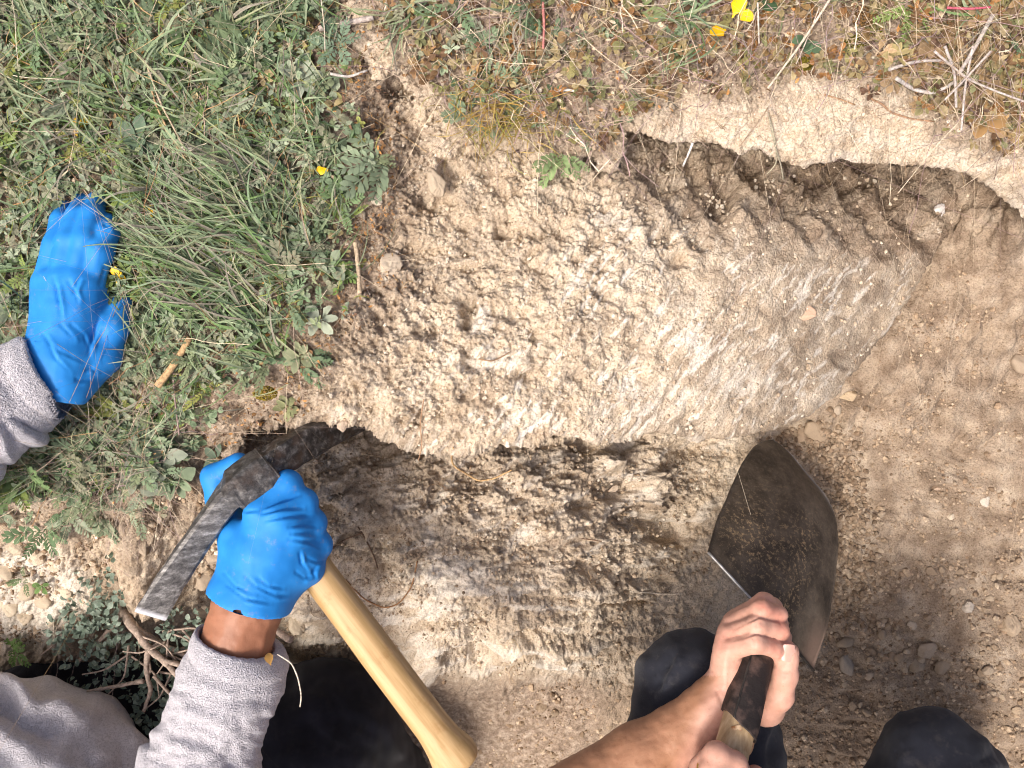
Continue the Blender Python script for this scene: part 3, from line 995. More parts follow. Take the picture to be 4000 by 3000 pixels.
cutSL = plane_clip(J(216, 1428, .03), J(330, 1290, .03) - J(216, 1400, .03))
_dirL = np.array([math.cos(math.radians(28)), math.sin(math.radians(28)), 0])
cutSL = plane_clip(J(222, 1420, zl + .03), _dirL)


def fleeceL(P):
    d = np.maximum(d_group(P, sleeveL), cutSL(P))
    hole = np.maximum(d_group(P, palmL + armL[:2], .0022), -cutSL(P) - .03)
    return np.maximum(d, -hole)


lo, hi = bounds(sleeveL, .01)
lo[0] = max(lo[0], J(-420, 1700, .05)[0])
V, Q = surface_nets(fleeceL, lo, hi, .0022)
N = vnormals(V, Q)
px, py = to_px(V)
s_ax = cutSL(V)
fold = 0.0045 * fbm((px * .6 + .8 * py) / 200, (py * .5 - .8 * px) / 90, 212, 3) * sstep(-.02, -.04, s_ax)
hem = -.0012 * np.exp(-((s_ax + .020) / .0016) ** 2) - .0010 * np.exp(-((s_ax + .0245) / .0014) ** 2) + .001 * np.exp(-((s_ax + .010) / .006) ** 2)
V = V + N * (fold + hem)[:, None]
fl.append((V, Q))
t_all = torso + [p for p in sleeveR[4:]] + [p for p in sleeveL[3:]]
lo, hi = bounds(t_all, .012)
V, Q = surface_nets(lambda P: d_group(P, t_all), lo, hi, .006)
N = vnormals(V, Q)
px, py = to_px(V)
rr = np.hypot(px + 350, (py - 3650) * 1.15)
V = V + N * (0.012 * np.sin((rr + 60 * fbm(px / 300, py / 300, 213, 2)) / 36.0) * np.clip(.55 + .8 * fbm(px / 260, py / 260, 214, 2), 0, 1) + .003 * fbm(px / 110, py / 110, 215, 2))[:, None]
fl.append((V, Q))
fV, fQ = arrays_join(fl)

# trousers: the near thigh lies across, knee to the right
legA = chain([J(-500, 3150, -.16), J(250, 2880, -.24), J(1270, 2855, -.225)], [.115, .092, .082], .04) + chain([J(1300, 2860, -.235), J(1500, 3120, -.34), J(1560, 3420, -.48)], [.080, .066, .05], .04)
lo, hi = bounds(legA, .012)
V, Q = surface_nets(lambda P: d_group(P, legA), lo, hi, .005)
N = vnormals(V, Q)
px, py = to_px(V)
V = V + N * (.006 * fbm(px / 150, py / 210, 221, 3) + creases(V, N, [[(1200, 2640), (1330, 2760), (1360, 2900)], [(1350, 2800), (1480, 2880), (1580, 3000)], [(1180, 2800), (1280, 2900), (1400, 2960)], [(400, 2640), (560, 2760), (700, 2800)]], .006, 24))[:, None]
pA = (V, Q)

person1 = link('person', None, label='person in grey fleece and blue gloves gripping the mattock head', cat='person')
person1.location = (0, 0, 0)


def skin_obj(name, V, Q, col, parent):
    me = mesh_np(name, V, Q)
    set_col(me, col)
    return link(name, me, M_SKIN, parent)


tan = np.array([.33, .145, .080])
px, py = to_px(bV)
ct = np.tile(tan, (len(bV), 1)) * (1 + .10 * fbm(px / 70, py / 70, 231, 2))[:, None]
skin_obj('body', bV, bQ, ct, person1)
link('fleece_jacket', mesh_np('fleece_jacket', fV, fQ), M_FLEECE, person1)
link('trousers', mesh_np('trousers', *pA), M_PANTS_A, person1)
g = link('glove', mesh_np('glove', *glove_left), M_GLOVE, person1)
g['label'] = 'blue glove laid flat on the turf'
g = link('glove', mesh_np('glove', *glove_right), M_GLOVE, person1)
g['label'] = 'blue glove closed on the tool'

# ------------------------------------------------------------------ person with bare hands (right)
palm2 = [cap(J(2840, 2720, -.012), J(2842, 2545, -.002), .0185, .0125, .012), cap(J(2845, 2730, -.02), J(2850, 2490, -.010), .0185, .0125, .012), cap(J(2850, 2735, -.03), J(2868, 2445, -.020), .018, .012, .012),
         cap(J(2850, 2730, -.04), J(2885, 2420, -.030), .018, .0115, .012), cap(J(2860, 2720, -.038), J(3000, 2765, -.030), .019, .0165, .014), cap(J(2800, 2745, -.014), J(2845, 2690, -.016), .0235, .020, .012)]
fing2 = [chain([J(2842, 2540, -.000), J(2948, 2510, .021), J(3022, 2532, .010), J(3040, 2560, -.012)], [.0112, .0094, .0086, .0078]),
         chain([J(2850, 2485, -.008), J(2955, 2444, .016), J(3045, 2460, .006), J(3062, 2490, -.014)], [.0112, .0096, .0088, .0080]),
         chain([J(2868, 2440, -.016), J(2975, 2382, .010), J(3040, 2402, .000), J(3052, 2435, -.018)], [.0110, .0094, .0084, .0076]),
         chain([J(2885, 2418, -.028), J(2985, 2352, -.006), J(3020, 2368, -.016), J(3030, 2400, -.03)], [.0108, .0092, .0080, .0074])]
thumb2 = chain([J(2985, 2768, -.024), J(3045, 2715, -.006), J(3068, 2640, .004), J(3083, 2548, .006)], [.0165, .0130, .0110, .0098], .006)
f2 = hand_sdf(palm2, fing2, thumb2, .0012, .007)
arm2 = chain([J(2810, 2738, -.015), J(2740, 2790, -.018), J(2640, 2872, -.020), J(2498, 2966, -.020), J(2200, 3170, -.01), J(2050, 3650, .04), J(2750, 4700, .22)], [.0225, .0235, .0265, .033, .041, .043, .05], .012)


def left2(P):
    return smin(f2(P), d_group(P, arm2[:4]), .012)


lo, hi = bounds(palm2 + thumb2 + sum(fing2, []) + arm2[:4], .008)
V, Q = surface_nets(left2, lo, hi, .0017)
V = relax(V, Q, 1)
N = vnormals(V, Q)
px, py = to_px(V)
kn = [[(2842, 2510), (2950, 2478), (3030, 2496), (3056, 2525)], [(2842, 2510), (2950, 2478), (3030, 2496), (3056, 2525)], [(2858, 2462), (2962, 2413), (3045, 2430), (3072, 2465)], [(2858, 2462), (2962, 2413), (3045, 2430), (3072, 2465)], [(2940, 2490), (2955, 2530)], [(2950, 2425), (2965, 2465)], [(2975, 2365), (2985, 2400)], [(3055, 2620), (3085, 2635)], [(3050, 2640), (3082, 2650)], [(3030, 2720), (3060, 2730)]]
tend = .0011 * (np.exp(-(line_dist(px, py, [(2835, 2540), (2830, 2680)]) / 14) ** 2) + np.exp(-(line_dist(px, py, [(2690, 2780), (2800, 2720)]) / 16) ** 2))
V = V + N * (creases(V, N, kn, .0008, 5) + tend * np.clip(N[:, 2], 0, 1) - .0012 * np.exp(-(line_dist(px, py, [(2800, 2700), (2830, 2770)]) / 6) ** 2) + .0006 * fbm(px / 50, py / 50, 241, 3))[:, None]
h2 = (V, Q)
palm3 = [cap(J(2790, 3130, .030), J(2745, 3010, .040), .018, .0125, .012), cap(J(2800, 3150, .03), J(2752, 3085, .036), .018, .0125, .012), cap(J(2810, 3170, .026), J(2765, 3150, .03), .018, .0125, .012), cap(J(2830, 3170, .012), J(2790, 3230, .02), .02, .02, .014)]
fing3 = [chain([J(2745, 3000, .044), J(2800, 2950, .062), J(2872, 2985, .058), J(2905, 3030, .035)], [.0120, .0115, .0105, .0090]),
         chain([J(2735, 3045, .044), J(2790, 3005, .066), J(2885, 3040, .060), J(2910, 3080, .04)], [.0120, .0115, .0105, .0090]),
         chain([J(2745, 3110, .04), J(2790, 3075, .064), J(2885, 3105, .058), J(2905, 3140, .04)], [.0120, .0112, .0100, .0088]),
         chain([J(2765, 3170, .034), J(2805, 3140, .054), J(2880, 3165, .05), J(2895, 3190, .035)], [.0110, .0100, .0090, .0082])]
thumb3 = chain([J(2860, 3190, .02), J(2920, 3150, .02), J(2950, 3090, .02), J(2950, 3030, .02)], [.016, .013, .011, .0096], .006)
f3 = hand_sdf(palm3, fing3, thumb3, .0026, .008)
lo, hi = bounds(palm3 + thumb3 + sum(fing3, []), .008)
V, Q = surface_nets(f3, lo, hi, .0016)
V = relax(V, Q, 1)
h3 = (V, Q)
rest2 = arm2[4:] + chain([J(2830, 3220, .02), J(3200, 3700, .06), J(3900, 4500, .22)], [.024, .038, .05], .02) + [cap(J(2750, 4700, .22), J(3900, 4600, .22), .06, .06, .05), ell(J(3350, 5000, .0), (.16, .10, .19), .06)]
lo, hi = bounds(rest2, .01)
V, Q = surface_nets(lambda P: d_group(P, rest2), lo, hi, .010)
b2V, b2Q = arrays_join([h2, h3, (V, Q)])
person2 = link('person', None, label='person in charcoal trousers holding the shovel with bare hands', cat='person')
px, py = to_px(b2V)
tone = sstep(2815, 2720, px + .45 * (py - 2720)) * (py > 2640)
pale = np.array([.56, .315, .235])
tan2 = np.array([.36, .185, .105])
c2 = pale[None] * (1 - tone[:, None]) + tan2[None] * tone[:, None]
pink = np.exp(-(line_dist(px, py, [(2975, 2365), (3035, 2395), (3070, 2480)]) / 30) ** 2) + np.exp(-(line_dist(px, py, [(3020, 2520), (3040, 2560)]) / 20) ** 2) + .6 * np.exp(-(line_dist(px, py, [(2810, 2510), (2850, 2480)]) / 22) ** 2)
c2 = c2 * (1 + np.clip(pink, 0, 1)[:, None] * np.array([.02, -.16, -.18]))
skin_obj('body', b2V, b2Q, c2, person2)

knee = lambda a, seed, lines: None
legB1 = chain([J(2730, 2690, -.095), J(2745, 2900, -.105), J(2760, 3300, -.06), J(2800, 4100, -.02)], [.062, .077, .092, .10], .03) + chain([J(2700, 2700, -.12), J(2640, 2800, -.30), J(2700, 3050, -.45)], [.052, .05, .04], .03) + [ell(J(2600, 2640, -.10), (.030, .030, .035), .02)]
legB2 = chain([J(3650, 2990, -.085), J(3620, 3300, -.08), J(3300, 4100, -.02)], [.060, .080, .10], .03) + chain([J(3700, 3010, -.12), J(3760, 3030, -.30), J(3700, 3200, -.45)], [.052, .05, .04], .03)
parts = []
for lg, sd, ls in ((legB1, 251, [[(2520, 2640), (2590, 2620), (2640, 2540)], [(2530, 2700), (2570, 2680), (2600, 2640)], [(2960, 2900), (2990, 2820), (3000, 2760)], [(2500, 2760), (2580, 2740), (2680, 2800)], [(3030, 2780), (3020, 2900), (3000, 3010)], [(2640, 2520), (2620, 2600), (2560, 2700)]]),
                   (legB2, 252, [[(3400, 2990), (3480, 2900), (3560, 2860)], [(3440, 3000), (3520, 2930), (3600, 2920)], [(3800, 2990), (3880, 2960), (3930, 2980)]])):
    lo, hi = bounds(lg, .012)
    V, Q = surface_nets(lambda P: d_group(P, lg), lo, hi, .0058)
    N = vnormals(V, Q)
    px, py = to_px(V)
    V = V + N * (.0035 * fbm(px / 120, py / 160, sd, 3) + creases(V, N, ls, .0050, 18))[:, None]
    parts.append((V, Q))
link('trousers', mesh_np('trousers', *arrays_join(parts)), M_PANTS_B, person2)


# small lofted solids
def loft(rings, caps=True):
    """rings: (n, k, 3)"""
    R = np.array(rings)
    n, k = R.shape[:2]
    V = R.reshape(-1, 3)
    i = np.arange(n - 1)[:, None] * k
    j = np.arange(k)[None]
    Q = np.stack([i + j, i + (j + 1) % k, i + k + (j + 1) % k, i + k + j], -1).reshape(-1, 4)
    fs = [Q]
    if caps:
        c0, c1 = R[0].mean(0), R[-1].mean(0)
        V = np.concatenate([V, [c0, c1]])
        a = np.arange(k)
        fs.append(np.stack([np.full(k, n * k), (a + 1) % k, a], 1))
        fs.append(np.stack([np.full(k, n * k + 1), (n - 1) * k + a, (n - 1) * k + (a + 1) % k], 1))
    return V, fs


def section_loft(secs, k=16, power=2.0, roll=0.0, sub=4, wob=0.0, seed=0):
    """secs: (px, py, z, half width m, half height m[, power]) along a path; width lies in the picture plane"""
    S = np.array([s[:5] for s in secs], float)
    P = W(S[:, 0], S[:, 1], S[:, 2])
    t = np.arange(len(S))
    tt = np.linspace(0, len(S) - 1, (len(S) - 1) * sub + 1)

    def cat(A):
        A = np.asarray(A)
        i = np.clip(np.floor(tt).astype(int), 0, len(S) - 2)
        f = (tt - i)
        if A.ndim > 1:
            f = f[:, None]
        p0, p1, p2, p3 = A[np.maximum(i - 1, 0)], A[i], A[i + 1], A[np.minimum(i + 2, len(S) - 1)]
        return .5 * (2 * p1 + (p2 - p0) * f + (2 * p0 - 5 * p1 + 4 * p2 - p3) * f ** 2 + (3 * p1 - p0 - 3 * p2 + p3) * f ** 3)
    C, hw, hh = cat(P), cat(S[:, 3]), cat(S[:, 4])
    T = np.gradient(C, axis=0)
    T /= np.linalg.norm(T, axis=1, keepdims=True)
    side = np.cross(T, [0, 0, 1.0])
    side /= np.linalg.norm(side, axis=1, keepdims=True)
    up = np.cross(side, T)
    r = math.radians(roll)
    s2 = side * math.cos(r) + up * math.sin(r)
    u2 = -side * math.sin(r) + up * math.cos(r)
    a = np.linspace(0, 2 * math.pi, k, endpoint=False) + math.pi / k
    ca = np.sign(np.cos(a)) * np.abs(np.cos(a)) ** (2 / power)
    sa = np.sign(np.sin(a)) * np.abs(np.sin(a)) ** (2 / power)
    R = C[:, None] + s2[:, None] * (hw[:, None] * ca)[..., None] + u2[:, None] * (hh[:, None] * sa)[..., None]
    if wob:
        i, j = np.meshgrid(np.arange(len(C)), np.arange(k), indexing='ij')
        w = 1 + wob * fbm(i / 3.1, j / 2.3, seed, 3)
        R = C[:, None] + (R - C[:, None]) * w[..., None]
    return R


def nail(center, along, across, size, parent):
    along = np.array(along) / np.linalg.norm(along)
    across = np.array(across) - np.dot(across, along) * along
    across /= np.linalg.norm(across)
    up = np.cross(across, along)
    if up[2] < 0:
        up = -up
    V, idx = [], {}
    nu, nv = 7, 7
    for i in range(nv):
        v = i / (nv - 1) * 2 - 1
        for j in range(nu):
            u = j / (nu - 1) * 2 - 1
            w = (1 - .16 * (v > .3) * (v - .3) - .1 * abs(v))
            V.append(np.array(center) + along * v * size * .62 * (1 - .12 * u * u) + across * u * w * size * .5 - up * (u * u * .0014) - up * .0003)
    Q = [[i * nu + j, i * nu + j + 1, (i + 1) * nu + j + 1, (i + 1) * nu + j] for i in range(nv - 1) for j in range(nu - 1)]
    me = mesh_np('fingernail', np.array(V), np.array(Q))
    me.materials.append(simple_mat('nail', (.50, .28, .215), (.56, .335, .265), 100, .3, ((300, .1, .0002),), .5))
    return link('fingernail', me, None, parent)


nail(J(3083, 2552, .0163), J(3085, 2500, .0) - J(3078, 2600, .0), J(3110, 2550, 0) - J(3050, 2550, 0), .0135, person2)
# gold ring on the lower hand
a = np.linspace(0, 2 * math.pi, 28, endpoint=False)
rc = J(2788, 3008, .064) * .75 + J(2740, 3043, .046) * .25
ax_ = J(2790, 3005, .066) - J(2735, 3045, .044)
ax_ = ax_ / np.linalg.norm(ax_)
e1 = np.cross(ax_, [0, 0, 1.0]); e1 /= np.linalg.norm(e1)
e2 = np.cross(ax_, e1)
rings = []
for th in a:
    rad = e1 * math.cos(th) + e2 * math.sin(th)
    rings.append([rc + rad * (.0126 + .0009 * math.cos(p)) + ax_ * .0016 * math.sin(p) for p in np.linspace(0, 2 * math.pi, 8, endpoint=False)])
R = np.array(rings + rings[:1])
V, fs = loft(R, False)
link('ring', mesh_np('ring', V, fs), simple_mat('gold', (.75, .48, .14), (.85, .58, .20), 60, .28, (), .5, metal=1.0), person2)['label'] = 'thin gold finger ring'

# ------------------------------------------------------------------ mattock
def metal_head_mat():
    m, nt, b = new_mat('worn_black_steel')
    tex = nt.nodes.new('ShaderNodeTexCoord').outputs['Object']
    c = ramp(nt, noise(nt, 130, 7, .7, tex), [(0.34, (.012, .011, .011)), (0.47, (.035, .031, .029)), (0.57, (.10, .092, .085)), (.68, (.30, .28, .26))])
    rust = ramp(nt, noise(nt, 55, 5, .6, tex), [(0.5, (0, 0, 0)), (0.66, (.7, .7, .7))])
    c = mixc(nt, rust, c, (.085, .052, .034))
    strk = node(nt, 'ShaderNodeMapping')
    strk.inputs['Rotation'].default_value = (0, 0, -math.radians(57))
    strk.inputs['Scale'].default_value = (.28, 1, 1)
    nt.links.new(tex, strk.inputs[0])
    lite = ramp(nt, noise(nt, 150, 7, .75, strk.outputs[0]), [(0.36, (.040, .037, .036)), (0.5, (.12, .112, .105)), (.60, (.25, .238, .225)), (.70, (.46, .44, .42))])
    g = node(nt, 'ShaderNodeAttribute', attribute_name='scuffed')
    c = mixc(nt, g.outputs['Fac'], c, lite)
    e = node(nt, 'ShaderNodeAttribute', attribute_name='bright')
    c = mixc(nt, e.outputs['Fac'], c, (.62, .62, .64))
    nt.links.new(c, b.inputs['Base Color'])
    b.inputs['Roughness'].default_value = 0.5
    b.inputs['Metallic'].default_value = 0.35
    p = bump(nt, b, noise(nt, 190, 5, .65, tex), .6, .0014)
    bump(nt, b, noise(nt, 700, 3, .6, tex), .4, .0006, p)
    return m


def wood_mat(name, ca, cb, cc, scale=18, stretch=(.05, 1, 1), rough=.55, rot=(0, 0, 0)):
    m, nt, b = new_mat(name)
    tex = nt.nodes.new('ShaderNodeTexCoord').outputs['Object']
    mp = node(nt, 'ShaderNodeMapping')
    mp.inputs['Rotation'].default_value = rot
    mp2 = node(nt, 'ShaderNodeMapping')
    mp2.inputs['Scale'].default_value = stretch
    nt.links.new(tex, mp.inputs[0])
    nt.links.new(mp.outputs[0], mp2.inputs[0])
    n = noise(nt, scale * 12, 6, .6, mp2.outputs[0])
    c = ramp(nt, n, [(0.36, ca), (0.5, cb), (0.64, cc)])
    k = ramp(nt, noise(nt, 48, 7, .75, tex), [(0.54, (1, 1, 1)), (0.74, (.80, .70, .60))])
    c = mixc(nt, 1.0, c, k, 'MULTIPLY')
    nt.links.new(c, b.inputs['Base Color'])
    b.inputs['Roughness'].default_value = rough
    b.inputs['Specular IOR Level'].default_value = .3
    bump(nt, b, n, .6, .0014)
    return m


M_HEAD = metal_head_mat()
hd = math.atan2(-(2900 - 2250), 1750 - 1240)
M_HANDLE = wood_mat('pale_handle_wood', (.40, .25, .105), (.50, .325, .15), (.58, .395, .205), 10, (.06, 1, 1), .5, (0, 0, -hd))
mattock = link('mattock', None, label='short mattock with pale wooden handle and worn black steel head', cat='mattock')
HEAD = [(586, 2406, .052, .0128, .0014), (600, 2382, .052, .0127, .0030), (640, 2312, .052, .0122, .0046), (710, 2204, .050, .0113, .0070), (790, 2086, .047, .0105, .0092), (880, 1955, .044, .0102, .0115),
        (930, 1905, .041, .0118, .0150), (988, 1864, .038, .0128, .0170), (1045, 1820, .032, .0126, .0155), (1112, 1777, .024, .0134, .0125), (1205, 1726, .004, .0138, .0085), (1320, 1674, -.028, .0125, .0060), (1430, 1636, -.058, .0095, .0042), (1520, 1610, -.08, .004, .0025)]
def bar_loft(secs, roll, sub, wob, seed, bev=.22):
    """forged bar: rectangular section with chamfered edges, flat faces"""
    R0 = section_loft(secs, 8, 2.0, roll, sub, 0, 0)
    C = R0.mean(1, keepdims=True)
    X = R0[:, [0, 7]].mean(1, keepdims=True) - C      # towards the +side
    Y = R0[:, [1, 2]].mean(1, keepdims=True) - C
    X, Y = X / .9239, Y / .9239
    b = bev
    pts = []
    for sx, sy in ((1, 1), (-1, 1), (-1, -1), (1, -1)):
        two = [(sx, sy * (1 - b * 1.4)), (sx * (1 - b), sy)]
        if sx * sy < 0:
            two = two[::-1]
        pts += two
    # one extra point in the middle of each wide face
    pts = pts[:2] + [(0, 1.0)] + pts[2:6] + [(0, -1.0)] + pts[6:]
    R = np.concatenate([C + X * a + Y * c for a, c in pts], 1)
    i, j = np.meshgrid(np.arange(R.shape[0]), np.arange(R.shape[1]), indexing='ij')
    return C + (R - C) * (1 + wob * fbm(i / 2.6, j / 1.9, seed, 3))[..., None]


KH = 10
R = bar_loft([(a, b, c, w * 1.12, t * (.72 if b > 1960 else 1.0)) for a, b, c, w, t in HEAD], -30, 5, .05, 301)
V, fs = loft(R)
me = mesh_np('steel_head', V, fs, False)
nb = len(R)
br = np.zeros(len(V))
ring_i = np.repeat(np.arange(nb), KH)
br[:nb * KH] = np.clip(1 - (ring_i - 3) / 2.0, 0, 1)
br[nb * KH] = 1
set_float(me, 'bright', br)
set_float(me, 'scuffed', np.concatenate([sstep(36, 26, ring_i), [1, 0]]))
head_o = link('steel_head', me, M_HEAD, mattock)
# square collar round the eye
COL_S = [(916, 1921, .0425, .0130, .0160), (922, 1916, .0425, .0165, .0205), (950, 1895, .041, .0172, .0215), (1030, 1832, .034, .0172, .0215), (1052, 1815, .032, .0160, .0200), (1058, 1810, .0315, .0130, .0160)]
V, fs = loft(bar_loft(COL_S, -30, 4, .05, 302, .3))
me = mesh_np('eye_collar', V, fs, False)
set_float(me, 'bright', np.zeros(len(V)))
set_float(me, 'scuffed', np.full(len(V), .35))
link('eye_collar', me, M_HEAD, head_o)
HANDLE = [(985, 1852, .020, .0150, .0150), (1040, 1930, .014, .0160, .0150), (1130, 2070, .006, .0165, .0150), (1240, 2235, .004, .0168, .0155), (1370, 2410, .005, .0172, .0160), (1500, 2585, .007, .0175, .0165), (1620, 2745, .009, .0174, .0165),
          (1690, 2838, .010, .0176, .0168), (1735, 2900, .011, .0196, .0180), (1768, 2945, .011, .0228, .0195), (1790, 2978, .011, .0222, .0190), (1802, 2996, .011, .0170, .0150), (1808, 3004, .011, .0080, .008)]
V, fs = loft(section_loft(HANDLE, 24, 2.25, 8, 5, .010, 303))
link('handle', mesh_np('handle', V, fs), M_HANDLE, mattock)

# ------------------------------------------------------------------ shovel
def blade_mat():
    m, nt, b = new_mat('rusty_blade_steel')
    tex = nt.nodes.new('ShaderNodeTexCoord').outputs['Object']
    c = ramp(nt, noise(nt, 26, 8, .68, tex), [(0.34, (.030, .022, .015)), (0.47, (.062, .046, .032)), (0.58, (.105, .080, .057)), (.72, (.16, .125, .09))])
    earth = ramp(nt, noise(nt, 190, 6, .8, tex), [(0.53, (0, 0, 0)), (0.60, (1, 1, 1))])
    zn = node(nt, 'ShaderNodeAttribute', attribute_name='caked')
    f = mixc(nt, 1.0, earth, zn.outputs['Color'], 'MULTIPLY')
    c = mixc(nt, f, c, (.44, .31, .17))
    d = node(nt, 'ShaderNodeAttribute', attribute_name='dusty')
    c = mixc(nt, d.outputs['Fac'], c, (.30, .20, .145))
    e = node(nt, 'ShaderNodeAttribute', attribute_name='bright')
    c = mixc(nt, e.outputs['Fac'], c, (.30, .29, .29))
    nt.links.new(c, b.inputs['Base Color'])
    b.inputs['Roughness'].default_value = 0.62
    b.inputs['Metallic'].default_value = 0.25
    p = bump(nt, b, noise(nt, 70, 6, .65, tex), .35, .0016)
    bump(nt, b, earth, .5, .0008, p)
    return m


def spline(pts, n):
    P = np.array(pts, float)
    s = np.concatenate([[0], np.cumsum(np.linalg.norm(np.diff(P[:, :2], axis=0), axis=1))])
    t = np.linspace(0, s[-1], n)
    return np.stack([np.interp(t, s, P[:, k]) for k in range(P.shape[1])], 1)


def smooth_poly(A, it=3):
    for _ in range(it):
        B = A.copy()
        B[1:-1] = .25 * A[:-2] + .5 * A[1:-1] + .25 * A[2:]
        A = B
    return A


M_BLADE = blade_mat()
shovel = link('shovel', None, label='old round-point shovel with rusty brown blade and wooden shaft', cat='shovel')
NVv, NUu = 44, 36
Lc = smooth_poly(spline([(2766, 2157, -.150), (2799, 2038, -.185), (2852, 1918, -.225), (2898, 1812, -.265), (2945, 1745, -.292), (2985, 1722, -.305), (3022, 1717, -.315)], NVv), 2)
Rc = smooth_poly(spline([(3177, 2618, -.175), (3235, 2440, -.20), (3262, 2280, -.225), (3276, 2130, -.255), (3268, 2020, -.278), (3228, 1935, -.297), (3150, 1845, -.310), (3085, 1765, -.316), (3022, 1717, -.315)], NVv), 2)
A, B = W(Lc[:, 0], Lc[:, 1], Lc[:, 2]), W(Rc[:, 0], Rc[:, 1], Rc[:, 2])
u = np.linspace(0, 1, NUu)
S = A[:, None] * (1 - u)[None, :, None] + B[:, None] * u[None, :, None]
vv_ = np.linspace(0, 1, NVv)[:, None]
wd = np.linalg.norm(B - A, axis=1)[:, None]
bul = .13 * wd * np.sin(math.pi * u)[None] ** .9 + .014 * np.exp(-((u - .5) / .09) ** 2)[None] * (1 - vv_) ** 1.2
S[..., 2] += bul
S[..., 2] += .0012 * fbm(np.arange(NUu)[None] / 7 + 0 * vv_, vv_ * 9 + 0 * u[None], 311, 3)
top = S.reshape(-1, 3)
V = np.concatenate([top, top - [0, 0, .0028]])
idx = np.arange(NVv * NUu).reshape(NVv, NUu)
q = np.stack([idx[:-1, :-1], idx[:-1, 1:], idx[1:, 1:], idx[1:, :-1]], -1).reshape(-1, 4)
off = NVv * NUu
rim = np.concatenate([idx[0, :], idx[1:, -1], idx[-1, -2::-1], idx[-2:0:-1, 0]])
rq = np.stack([rim, np.roll(rim, -1), np.roll(rim, -1) + off, rim + off], 1)
me = mesh_np('blade', V, [q, q[:, ::-1] + off, rq])
uu = np.tile(u[None], (NVv, 1)).ravel()
vf = np.tile(vv_, (1, NUu)).ravel()
dusty = np.clip(sstep(.78, .95, uu) * sstep(.22, .05, vf) * 1.0, 0, 1)
edge = np.clip(1 - np.minimum(np.minimum(uu, 1 - uu) * 14, (1 - vf) * 40), 0, 1) * sstep(.6, .8, vf) * (uu > .4) * 1.0
caked = np.clip(.95 * np.exp(-((uu - .62 - .12 * (vf - .3)) / .09) ** 2) * sstep(.62, .45, vf) + .8 * np.exp(-((uu - .22) / .16) ** 2 - ((vf - .28) / .18) ** 2) + .35 * np.exp(-((uu - .4) / .3) ** 2 - ((vf - .35) / .25) ** 2) + .06, 0, 1)
set_float(me, 'caked', np.tile(caked, 2))
set_float(me, 'dusty', np.tile(dusty, 2))
set_float(me, 'bright', np.tile(edge, 2))
blade = link('blade', me, M_BLADE, shovel)


def tube_world(P, rad, k=8):
    P = np.array(P, float)
    rad = np.broadcast_to(np.asarray(rad, float), (len(P),))
    T = np.gradient(P, axis=0)
    T /= np.linalg.norm(T, axis=1, keepdims=True) + 1e-12
    ref = np.where(np.abs(T[:, 2:3]) > .9, np.array([[1.0, 0, 0]]), np.array([[0, 0, 1.0]]))
    s = np.cross(T, ref)
    s /= np.linalg.norm(s, axis=1, keepdims=True)
    up = np.cross(s, T)
    a = np.linspace(0, 2 * math.pi, k, endpoint=False)
    return P[:, None] + rad[:, None, None] * (s[:, None] * np.cos(a)[None, :, None] + up[:, None] * np.sin(a)[None, :, None])


# folded tread along the shoulder
M_STEEL = simple_mat('scraped_steel', (.20, .19, .18), (.42, .41, .41), 120, .45, ((300, .3, .0006),), .5, metal=.5)
M_DARK = simple_mat('dark_steel', (.014, .012, .011), (.05, .042, .036), 90, .6, ((300, .4, .0008),), .4, metal=.3)
row = S[0]
for nm, sl, mt in (('tread', slice(0, 18), M_STEEL), ('tread', slice(18, NUu), M_DARK)):
    V, fs = loft(tube_world(row[sl] + [0, 0, .0005], .0017, 8))
    link(nm, mesh_np(nm, V, fs), mt, blade)
SOCK = [(3004, 2360, -.085, .010, .006), (2988, 2420, -.045, .0170, .0140), (2965, 2510, -.018, .0168, .0160), (2945, 2592, -.004, .0166, .0165), (2920, 2690, .008, .0172, .0168), (2897, 2782, .019, .0178, .0168), (2884, 2835, .025, .0178, .0168)]
M_SOCK = simple_mat('rusted_socket', (.022, .016, .014), (.20, .125, .10), 55, .6, ((180, .5, .0014), (600, .3, .0006)), .4, 9, .48, .82, .25)
# open socket: the rim is cut on a slant so that the wood shows
R = section_loft(SOCK, 24, 2.6, 0, 6, .02, 321)
n = len(R)
ang = np.linspace(0, 2 * math.pi, 24, endpoint=False) + math.pi / 24
axis_dir = (J(2884, 2835, .025) - J(2920, 2690, .008))
axis_dir /= np.linalg.norm(axis_dir)
late = np.clip((np.arange(n) - n * .62) / (n * .38), 0, 1)[:, None]
R = R + axis_dir * (late * (.010 * np.cos(ang + .4))[None])[..., None] * -1
inner_r = R[-1].mean(0) + (R[-1] - R[-1].mean(0)) * .90
inner_b = inner_r - axis_dir * .05
V, fs = loft(np.concatenate([R, inner_r[None], inner_b[None]]), False)
sock = link('socket', mesh_np('socket', V, fs), M_SOCK, shovel)
seam = [R[i][3] + [0, 0, .0004] for i in range(int(n * .45), n)]
V, fs = loft(tube_world(seam, .0011, 6))
link('seam', mesh_np('seam', V, fs), M_DARK, sock)
WOOD = [(2925, 2672, .006, .0140, .0140), (2890, 2812, .022, .0145, .0145), (2868, 2895, .031, .0145, .0142), (2845, 2985, .040, .0145, .0142), (2800, 3150, .058, .0150, .0145), (2720, 3450, .09, .0150, .015), (2600, 3900, .14, .015, .015)]
wd2 = math.atan2(-(2985 - 2812), 2845 - 2890)
V, fs = loft(section_loft(WOOD, 20, 3.0, 10, 5, .015, 322))
link('shaft', mesh_np('shaft', V, fs), wood_mat('shaft_wood', (.33, .215, .115), (.43, .30, .165), (.54, .40, .25), 10, (.06, 1, 1), .65, (0, 0, -wd2)), shovel)
WEDGE = [(2933, 2862, .022, .0030, .004), (2926, 2890, .026, .0046, .005), (2916, 2925, .029, .0048, .005), (2908, 2950, .031, .0026, .003)]
